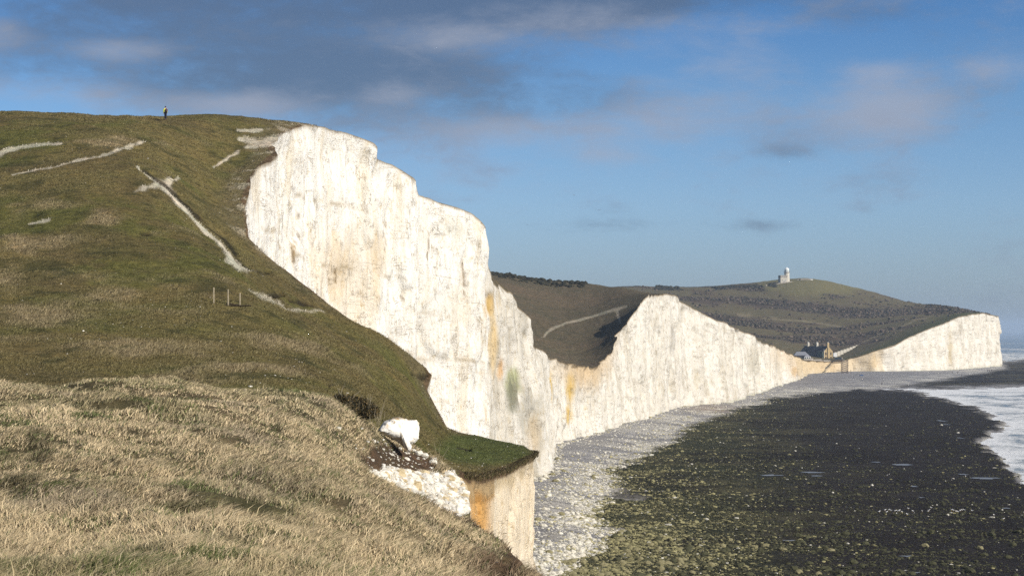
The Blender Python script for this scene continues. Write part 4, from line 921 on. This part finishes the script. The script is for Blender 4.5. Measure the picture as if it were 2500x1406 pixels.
# ---------------------------------------------------------------- lighthouse
def lighthouse():
    d = 2062.0; k = d / F; z0 = landz(1921, d) - 1.0; X = (1921 - CX) * k
    r = empty('lighthouse', (X, d, z0)); tag(r, 'old round stone lighthouse with white lantern on the far hilltop', 'lighthouse')
    zt = zof(666, d) - z0
    MB().lathe([(3.0, 0), (2.75, zt * .4), (2.5, zt)], 28).build('tower', M['towerm'], r, False)
    MB().lathe([(2.45, zt), (3.05, zt + .25), (3.1, zt + .75), (2.3, zt + .76)], 28).build('gallery', M['stoned'], r)
    ln_o = MB().lathe([(2.25, zt + .77), (2.25, zt + 3.3), (2.4, zt + 3.4), (2.4, zt + 3.6)], 20).build('lantern', M['lantern'], r)
    mg = MB()
    for a in range(10):
        t_ = 2 * math.pi * a / 10; mg.box((2.27 * math.cos(t_), 2.27 * math.sin(t_), zt + 2.3), (.08, .75, 1.5), t_)
    mg.build('lantern_glass', simple('lantern_pane', (.55, .65, .62), .2, .1, 2, .5), ln_o)
    MB().lathe([(2.4, zt + 3.61), (1.5, zt + 4.6), (.5, zt + 5.1), (.3, zt + 5.7)], 20).build('dome', M['lantern'], r)
    m = MB()
    for a in range(20):
        t_ = 2 * math.pi * a / 20; m.bar((3 * math.cos(t_), 3 * math.sin(t_), zt + .75), (3 * math.cos(t_), 3 * math.sin(t_), zt + 1.7), .05, 4)
    for a in range(20):
        t_, t2 = 2 * math.pi * a / 20, 2 * math.pi * (a + 1) / 20; m.bar((3 * math.cos(t_), 3 * math.sin(t_), zt + 1.7), (3 * math.cos(t2), 3 * math.sin(t2), zt + 1.7), .05, 4)
    m.build('railing', M['dark'], r)
    # dwelling in front-left
    rz = math.radians(12); hz = 7.2; Rr = Matrix.Rotation(rz, 3, 'Z'); c = Vector((-4.4, -2.0, 0))
    MB().box((c.x, c.y, hz / 2 - 1.0), (7.0, 7.0, hz + 2), rz).build('dwelling_wall', M['stone'], r)
    MB().box((c.x, c.y, hz - .9), (7.15, 7.15, 2.1), rz).build('upper_storey', M['stoned'], r)
    MB().box((c.x, c.y, hz + .25), (7.4, 7.4, .25), rz).build('roof', M['stone'], r)
    for wx, wz, ww, wh in ((-1.6, 2.6, .8, 1.1), (1.9, 2.7, .8, 1.1), (.3, 1.6, .8, 1.6), (-1.6, 6.2, 1.4, .8), (1.0, 6.2, 1.2, .8)):
        p = c + Rr @ Vector((wx, -3.6, 0)); w_ = MB().box((p.x, p.y, wz), (ww, .12, wh), rz).build('window', M['white'], r)
        p = c + Rr @ Vector((wx, -3.66, 0)); MB().box((p.x, p.y, wz), (ww * .75, .06, wh * .75), rz).build('pane', M['glass'], w_)
    return r
lighthouse()
def wall_along(name, label, pts, h, th, mat, d_fix=None, base=-.8, parent=None):
    m = MB()
    P3 = []
    for px, d in pts: P3.append(Vector(((px - CX) / F * d, d, landz(px, d))))
    for a, b in zip(P3, P3[1:]):
        v = b - a; L = math.hypot(v.x, v.y); c = (a + b) / 2; zt = max(a.z, b.z) + h; zb = min(a.z, b.z) + base
        m.box((c.x, c.y, (zt + zb) / 2), (L + .02, th, zt - zb), math.atan2(v.y, v.x))
    o = m.build(name, M[mat]); tag(o, label, 'wall'); return o
wall_along('boundary_wall', 'low pale wall climbing the hill beside the lighthouse', [(1869, 2032), (1880, 2036), (1890, 2040), (1900, 2044), (1912, 2046), (1926, 2050), (1936, 2056)], .35, .6, 'stoned')
r = empty('lookout_bunker', P(1966, pyof(landz(1966, 2090), 2090), 2090)); tag(r, 'low flat bunker on the hilltop right of the lighthouse', 'bunker')
MB().box((0, 0, .2), (11, 5, 2.0), 0, .92).build('bunker_body', M['stoned'], r); MB().box((6.4, .5, .1), (2.6, 3, 1.1)).build('annex', M['white'], r)
MB().box((-6.5, .5, 0), (3.2, 3, 1.2), 0, .8).build('buttress', M['stoned'], r)

# ---------------------------------------------------------------- houses at the gap
def flat_ground(px, d): return landz(px, d)
def cottages():
    d = 1432.0; k = d / F; z0 = min(zof(877, d), landz(2012, d) + .5); X = (2012 - CX) * k
    r = empty('terraced_cottages', (X, d, z0), 0); tag(r, 'long dark flint house row with ochre gable end and three chimneys', 'house')
    u_ = Vector((-.5, .866, 0)); v_ = Vector((.866, .5, 0))      # along the row, across the gable
    L, W, H, RH = 26.0, 7.6, 5.6, 3.6
    def q(a, b, z): p = u_ * a + v_ * b; return (p.x, p.y, z)
    MB().poly([q(0, 0, -3), q(L, 0, -3), q(L, W, -3), q(0, W, -3), q(0, 0, H), q(L, 0, H), q(L, W, H), q(0, W, H)], [(0, 1, 2, 3), (0, 4, 5, 1), (1, 5, 6, 2), (2, 6, 7, 3), (4, 7, 6, 5)]).build('wall', M['brickd'], r)
    MB().poly([q(-.02, 0, -3), q(-.02, W, -3), q(-.02, W, H), q(-.02, W / 2, H + RH), q(-.02, 0, H), q(.3, 0, -3), q(.3, W, -3), q(.3, W, H), q(.3, W / 2, H + RH), q(.3, 0, H)], [(0, 1, 2, 3, 4), (9, 8, 7, 6, 5), (0, 5, 6, 1), (1, 6, 7, 2), (2, 7, 8, 3), (3, 8, 9, 4), (4, 9, 5, 0)]).build('gable_wall', M['gable'], r)
    e = .35; rf = MB().poly([q(.1, -e, H - .15), q(L + .3, -e, H - .15), q(L + .3, W / 2, H + RH + .05), q(.1, W / 2, H + RH + .05), q(.1, W + e, H - .15), q(L + .3, W + e, H - .15),
        q(.1, -e, H - .35), q(L + .3, -e, H - .35), q(L + .3, W / 2, H + RH - .15), q(.1, W / 2, H + RH - .15), q(.1, W + e, H - .35), q(L + .3, W + e, H - .35)],
        [(0, 1, 2, 3), (3, 2, 5, 4), (6, 9, 8, 7), (9, 10, 11, 8), (0, 6, 7, 1), (4, 5, 11, 10), (1, 7, 8, 2), (2, 8, 11, 5), (0, 3, 9, 6), (3, 4, 10, 9)]).build('roof', M['slate'], r)
    ang = math.atan2(u_.y, u_.x)
    for a in (.55, 12.5, 22.5):
        p = q(a, W / 2, H + RH + .9); ch = MB().box(p, (.9, 1.6, 2.9), ang).build('chimney', M['gable'] if a < 1 else M['stone'], rf)
        [MB().bar(q(a, W / 2 + o_, H + RH + 2.3), q(a, W / 2 + o_, H + RH + 2.9), .17, 8).build('chimney_pot', M['white'], ch) for o_ in (-.4, .4)]
    MB().box(q(-.35, W / 2 - .4, (H + RH) / 2 - .8), (.7, 1.3, H + RH - .6), ang).build('chimney_breast', M['gable'], r)
    MB().box(q(3.6, -.45, 2.1), (6.2, .9, 6.6), ang).build('porch_wing', M['greenw'], r)
    for a in (7.5, 10.5, 14, 17, 20.5, 24):
        for z in (1.3, 3.9):
            w_ = MB().box(q(a, -.05, z), (1.0, .12, 1.3), ang).build('window', M['white'], r); MB().box(q(a, -.13, z), (.75, .05, 1.0), ang).build('pane', M['glass'], w_)
    for b in (1.5, W - 1.6):
        for z in (.9, 3.9):
            w_ = MB().box(q(-.12, b, z), (.12, .95, 1.9), ang).build('window', M['dark'], r)
    MB().bar(q(-.1, -.1, -1), q(-.1, -.1, H + 1.4), .09, 6).build('drainpipe', M['white'], r)
    dr = MB().box(q(3.6, -.95, .6), (1.2, .1, 2.2), ang).build('door', M['woodd'], r)
cottages()
def cafe():
    d = 1400.0; k = d / F; X = (1958 - CX) * k; z0 = zof(877, d)
    r = empty('cafe_pavilion', (X, d, z0)); tag(r, 'small white glazed pavilion with slate roof left of the dark houses', 'pavilion')
    MB().box((0, 5, .6), (9.5, 6, 4.2)).build('wall', M['slate'], r)
    MB().poly([(-5.2, 1.7, 2.7), (5.2, 1.7, 2.7), (5.2, 8.3, 2.7), (-5.2, 8.3, 2.7), (-3, 5, 5.2), (3, 5, 5.2)], [(0, 1, 5, 4), (1, 2, 5), (2, 3, 4, 5), (3, 0, 4), (3, 2, 1, 0)]).build('roof', simple('pale_slate', (.22, .23, .26), .6, .2, 2), r)
    b = MB().box((3.6, -.2, .4), (4.4, 3.6, 3.0)).build('bay', M['white'], r)
    MB().poly([(1.2, -2.2, 1.95), (6.0, -2.2, 1.95), (6.0, 1.7, 1.95), (1.2, 1.7, 1.95), (3.6, -.2, 3.3)], [(0, 1, 4), (1, 2, 4), (2, 3, 4), (3, 0, 4), (3, 2, 1, 0)]).build('bay_roof', simple('pale_tile', (.30, .30, .33), .6, .2, 2), r)
    for x in (2.2, 3.6, 5.0):
        w_ = MB().box((x, -2.03, 1.0), (1.1, .08, 1.2)).build('window', M['white'], r); MB().box((x, -2.09, 1.0), (.9, .05, 1.0)).build('pane', M['glass'], w_)
cafe()
def stepped_wall():
    m = MB(); n = 9
    for i in range(n):
        t0 = i / n; px = 2037 + 66 * (t0 + .5 / n); d = 1440 + 60 * t0; k = d / F
        top = 862 - 22 * (i + 1) / n; w = 66 / n * k * 1.04; zt = zof(top, d); zb = landz(px, d) - 1.2
        m.box(((px - CX) * k, d, (zt + zb) / 2), (w + .4, .5, zt - zb), .55)
    o = m.build('retaining_wall', M['stone']); tag(o, 'stepped pale garden wall climbing right from the houses', 'wall')
stepped_wall()
wall_along('garden_wall', 'low grey wall along the cliff top before the houses', [(1962, 1345), (1985, 1362), (2005, 1378), (2028, 1388)], .9, .35, 'stoned')
wall_along('forecourt_wall', 'short bright wall right of the ochre gable', [(2038, 1418), (2046, 1416), (2056, 1412)], 1.4, .35, 'stone')
o = MB().box(P(2038.5, 866, 1425), (2.4, 2, 2.6)).build('shed', M['white']); tag(o, 'small white hut against the ochre gable', 'hut')

# stair tower
def stair():
    d = 1340.0; k = d / F; X = (2062 - CX) * k; a = np.array([2062.0]); b = np.array([d]); q_, X_, sr_, se_ = fore_fields(a, b); z0 = float(beach_z(a, b, X_, sr_, se_)[0]) - .2
    H = zof(878, d) - z0; r = empty('stair_tower', (X, d, z0)); tag(r, 'rusty steel stair tower with footbridge down to the shingle', 'stairs')
    hw, hd = 1.9, 1.9
    for x in (-hw, hw):
        for y in (-hd, hd): MB().box((x, y, H / 2), (.28, .28, H)).build('leg', M['rust'], r)
    m = MB(); n = 7
    for i in range(n):
        z = (i + .6) * H / n
        for y in (-hd, hd): m.bar((-hw, y, z), (hw, y, z), .11, 4)
        for x in (-hw, hw): m.bar((x, -hd, z), (x, hd, z), .11, 4)
        z2 = z + H / n * .85
        if i < n - 1: m.bar((-hw, -hd, z), (hw, -hd, z2), .08, 4).bar((hw, hd, z), (-hw, hd, z2), .08, 4)
    m.build('brace', M['rust'], r)
    n = 6
    for i in range(n):
        z = i * (H - .6) / n + .2; z1 = z + (H - .6) / n; s_ = -1 if i % 2 else 1; m = MB(); y = -.8 if i % 2 else .8
        for j in range(8): t_ = (j + .5) / 8; m.box(((-1.3 + 2.6 * t_) * s_, y, z + (z1 - z) * t_), (.32, 1.1, .06))
        m.bar((-1.4 * s_, y - .6, z + .9), (1.4 * s_, y - .6, z1 + .9), .05, 4); m.build('stair_flight', M['steelp'], r)
        MB().box((1.6 * s_, 0, z1), (.6, 3.2, .1)).build('landing', M['steelp'], r)
    for x in (1.7, 3.6): MB().box((x, -2.6, 1.2), (.22, .22, 3.2)).build('foot_post', M['rust'], r)
    # bridge back to the clifftop
    tx = (2026 - CX) / F * 1388 - X; ty = 1388 - d; tz = landz(2026, 1388) - z0 + .1; a = Vector((-1.0, 1.6, H - .6)); b = Vector((tx, ty, tz))
    bt = MB(); sd = Vector((.6, .5, 0))
    for o_ in (-1, 1):
        bt.bar(a + sd * o_, b + sd * o_, .16, 4); bt.bar(a + sd * o_ + Vector((0, 0, 1.1)), b + sd * o_ + Vector((0, 0, 1.1)), .07, 4); bt.bar(a + sd * o_ - Vector((0, 0, 1.3)), b + sd * o_ - Vector((0, 0, 1.3)), .12, 4)
        for j in range(12): p = a.lerp(b, j / 11) + sd * o_; bt.bar(p - Vector((0, 0, 1.3)), p + Vector((0, 0, 1.1)), .06, 4)
    bt.build('bridge_truss', M['rust'], r)
    m = MB()
    for j in range(24): p = a.lerp(b, (j + .5) / 24); m.box(p + Vector((0, 0, .2)), (1.3, 1.9, .08), .5)
    m.build('bridge_deck', M['steelp'], r)
stair()
d = (CZ - 1.7) * F / (917 - HY); r = empty('blue_item', ((2103 - CX) / F * d, d, 1.75)); tag(r, 'small blue item lying on the shingle right of the stair tower', 'boat')  # unidentified blue item, given a boat shape
MB().poly([(-1.5, 0, .55), (-.9, -.6, .5), (1.2, -.6, .5), (1.2, .6, .5), (-.9, .6, .5), (-1.1, 0, 0), (-.7, -.35, 0), (1.1, -.4, 0), (1.1, .4, 0), (-.7, .35, 0)], [(0, 1, 6, 5), (1, 2, 7, 6), (2, 3, 8, 7), (3, 4, 9, 8), (4, 0, 5, 9), (5, 6, 7, 8, 9)]).build('hull', M['blue'], r)
MB().box((.2, 0, .42), (.3, 1.1, .05)).build('thwart', M['wood'], r)

# ---------------------------------------------------------------- light, sky, haze
SAZ, SEL = math.radians(127), math.radians(29)
Sv = Vector((math.sin(SAZ) * math.cos(SEL), math.cos(SAZ) * math.cos(SEL), math.sin(SEL)))
sl = bpy.data.lights.new('sun', 'SUN'); sl.energy = 4.3; sl.angle = math.radians(.5); sl.color = (1, .925, .82)
so = bpy.data.objects.new('sun', sl); COL.objects.link(so); so.rotation_euler = Sv.to_track_quat('Z', 'Y').to_euler(); so.location = (0, 0, 300)
w = bpy.data.worlds.new('World'); SC.world = w; w.use_nodes = True; nt = w.node_tree; N_ = nt.nodes; Lk = nt.links; bg = N_['Background']
sky = N_.new('ShaderNodeTexSky'); sky.sky_type = 'NISHITA'; sky.sun_disc = False; sky.sun_elevation = SEL; sky.sun_rotation = SAZ; sky.air_density = 1.0; sky.dust_density = .6; sky.ozone_density = 2.0
bg.inputs['Strength'].default_value = .08
tc = N_.new('ShaderNodeTexCoord'); sx3 = N_.new('ShaderNodeSeparateXYZ'); Lk.new(tc.outputs['Generated'], sx3.inputs[0])
def wm(op, a, b=0.0):
    m = N_.new('ShaderNodeMath'); m.operation = op
    for k, v in enumerate((a, b)):
        if isinstance(v, (int, float)): m.inputs[k].default_value = v
        else: Lk.new(v, m.inputs[k])
    return m.outputs[0]
def wmix(a, b, f, mode='MIX'):
    m = N_.new('ShaderNodeMix'); m.data_type = 'RGBA'; m.blend_type = mode
    for v, k in ((f, 0), (a, 6), (b, 7)):
        if isinstance(v, (int, float)): m.inputs[k].default_value = v
        elif isinstance(v, tuple): m.inputs[k].default_value = (*v, 1)
        else: Lk.new(v, m.inputs[k])
    return m.outputs[2]
dx, dy, dz = sx3.outputs
def wnoise(scale, sc, detail=6, rough=.6, off=(0, 0, 0)):
    mp = N_.new('ShaderNodeMapping'); mp.inputs['Scale'].default_value = sc; mp.inputs['Location'].default_value = off; Lk.new(tc.outputs['Generated'], mp.inputs['Vector'])
    n_ = N_.new('ShaderNodeTexNoise'); n_.inputs['Scale'].default_value = scale; n_.inputs['Detail'].default_value = detail; n_.inputs['Roughness'].default_value = rough; n_.inputs['Distortion'].default_value = .3; Lk.new(mp.outputs[0], n_.inputs['Vector']); return n_.outputs['Fac']
def wblob(px, py, wx, wy):
    cx_ = (px - CX) / F; cz_ = (HY - py) / F
    a = wm('MULTIPLY', wm('SUBTRACT', dx, cx_), F / wx); b = wm('MULTIPLY', wm('SUBTRACT', dz, cz_), F / wy)
    s_ = wm('ADD', wm('MULTIPLY', a, a), wm('MULTIPLY', b, b)); return wm('POWER', 2.718, wm('MULTIPLY', s_, -1.0))
n_big = wnoise(7, (1, 1, 2.6), 10, .66); n_sm = wnoise(22, (1, 1, 2.4), 10, .62, (3, 1, 2)); n_f = wnoise(60, (1, 1, 2.2), 8, .65, (5, 2, 9)); n_w = wnoise(12, (1, 1, 4.5), 10, .66, (7, 3, 1))
def total(bl):
    s_ = None
    for b in bl:
        v = wm('MULTIPLY', wblob(*b[:4]), b[4]); s_ = v if s_ is None else wm('ADD', s_, v)
    return s_
def wramp(v, lo, hi):
    r_ = N_.new('ShaderNodeMapRange'); r_.interpolation_type = 'SMOOTHSTEP'; r_.inputs['From Min'].default_value = lo; r_.inputs['From Max'].default_value = hi; Lk.new(v, r_.inputs['Value']); return r_.outputs[0]
nn = wm('ADD', wm('MULTIPLY', wm('SUBTRACT', n_big, .5), 2.6), wm('ADD', wm('MULTIPLY', wm('SUBTRACT', n_sm, .5), 2.2), wm('MULTIPLY', wm('SUBTRACT', n_f, .5), 1.1)))
dark = total([(650, 20, 560, 100, .9), (1350, 15, 420, 75, .9), (520, 165, 430, 70, .7), (1000, 160, 330, 80, .7), (60, 140, 150, 80, .4), (1500, 10, 420, 60, .7), (250, 60, 260, 90, .5), (1150, 290, 450, 55, .5), (430, 240, 330, 50, .45), (1910, 375, 80, 22, .5), (1850, 552, 80, 16, .5), (1500, 550, 200, 20, .45), (2120, 60, 160, 50, .4), (1450, 230, 350, 70, .4), (2000, 330, 500, 60, .3), (2300, 240, 300, 60, .25), (800, 215, 300, 50, .6)])
mD = wramp(wm('ADD', dark, wm('MULTIPLY', nn, .62)), .05, 1.15)
lite = total([(320, 140, 140, 32, .75), (600, 262, 150, 36, .65), (960, 235, 110, 36, .55), (1120, 105, 260, 40, .5), (40, 110, 100, 60, .5), (200, 250, 260, 50, .5), (1730, 150, 200, 80, .55), (2150, 280, 160, 80, .8), (2120, 190, 80, 30, .5), (1620, 290, 260, 60, .5), (2420, 190, 130, 35, .5), (1200, 320, 260, 40, .5), (1490, 383, 90, 24, .4), (1000, 420, 300, 60, .25), (1700, 340, 600, 100, .25), (1500, 60, 500, 40, .35)])
mL = wramp(wm('ADD', lite, wm('MULTIPLY', wm('ADD', nn, wm('MULTIPLY', wm('SUBTRACT', n_w, .5), 1.6)), .45)), .0, 1.05)
gr = N_.new('ShaderNodeValToRGB'); e_ = gr.color_ramp.elements; e_[0].position = 0.0; e_[0].color = (.60, .76, 1.20, 1); e_[1].position = 1.0; e_[1].color = (1.0, .82, .68, 1)
for p_, c_ in ((.06, (.58, .78, 1.18, 1)), (.11, (.46, .68, 1.02, 1)), (.17, (.25, .50, .86, 1)), (.40, (.9, .82, .75, 1))):
    e1 = e_.new(p_); e1.color = c_
Lk.new(dz, gr.inputs['Fac'])
skyc = wmix(sky.outputs[0], gr.outputs[0], 1.0, 'MULTIPLY')
hor = wramp(dz, .06, .0)
c = wmix(skyc, (2.6, 3.35, 4.6), wm('MULTIPLY', hor, .0))
c = wmix(c, (1.0, 1.38, 2.1), wm('MULTIPLY', mD, .76))
c = wmix(c, (3.5, 3.9, 4.9), wm('MULTIPLY', mL, .75))
Lk.new(c, bg.inputs['Color'])

mh = bpy.data.materials.new('haze_air'); mh.use_nodes = True; hn = mh.node_tree; hn.nodes.clear()
ho = hn.nodes.new('ShaderNodeOutputMaterial'); pv = hn.nodes.new('ShaderNodeVolumePrincipled'); pv.inputs['Density'].default_value = .00009; pv.inputs['Color'].default_value = (.62, .78, 1.0, 1); pv.inputs['Anisotropy'].default_value = .2
hn.links.new(pv.outputs[0], ho.inputs['Volume'])
hz = MB().box((0, 8900, 50.0), (44000, 24000, 106.5)).build('haze', mh); tag(hz, 'thin sea haze lying over the whole coast', 'haze', kind='stuff')

cam = bpy.data.cameras.new('camera'); cam.lens = 72.0; cam.sensor_width = 36.0; cam.clip_end = 60000; cam.clip_start = .5; cam.shift_y = (HY - 703.0) / 2500.0
co = bpy.data.objects.new('camera', cam); COL.objects.link(co); co.location = (0, 0, CZ); co.rotation_euler = (math.radians(90), 0, 0); SC.camera = co
SC.view_settings.view_transform = 'Standard'; SC.view_settings.look = 'None'; SC.view_settings.exposure = .38; SC.view_settings.gamma = 1
SC.cycles.use_denoising = False; SC.cycles.volume_bounces = 1; SC.cycles.max_bounces = 6; SC.cycles.diffuse_bounces = 3
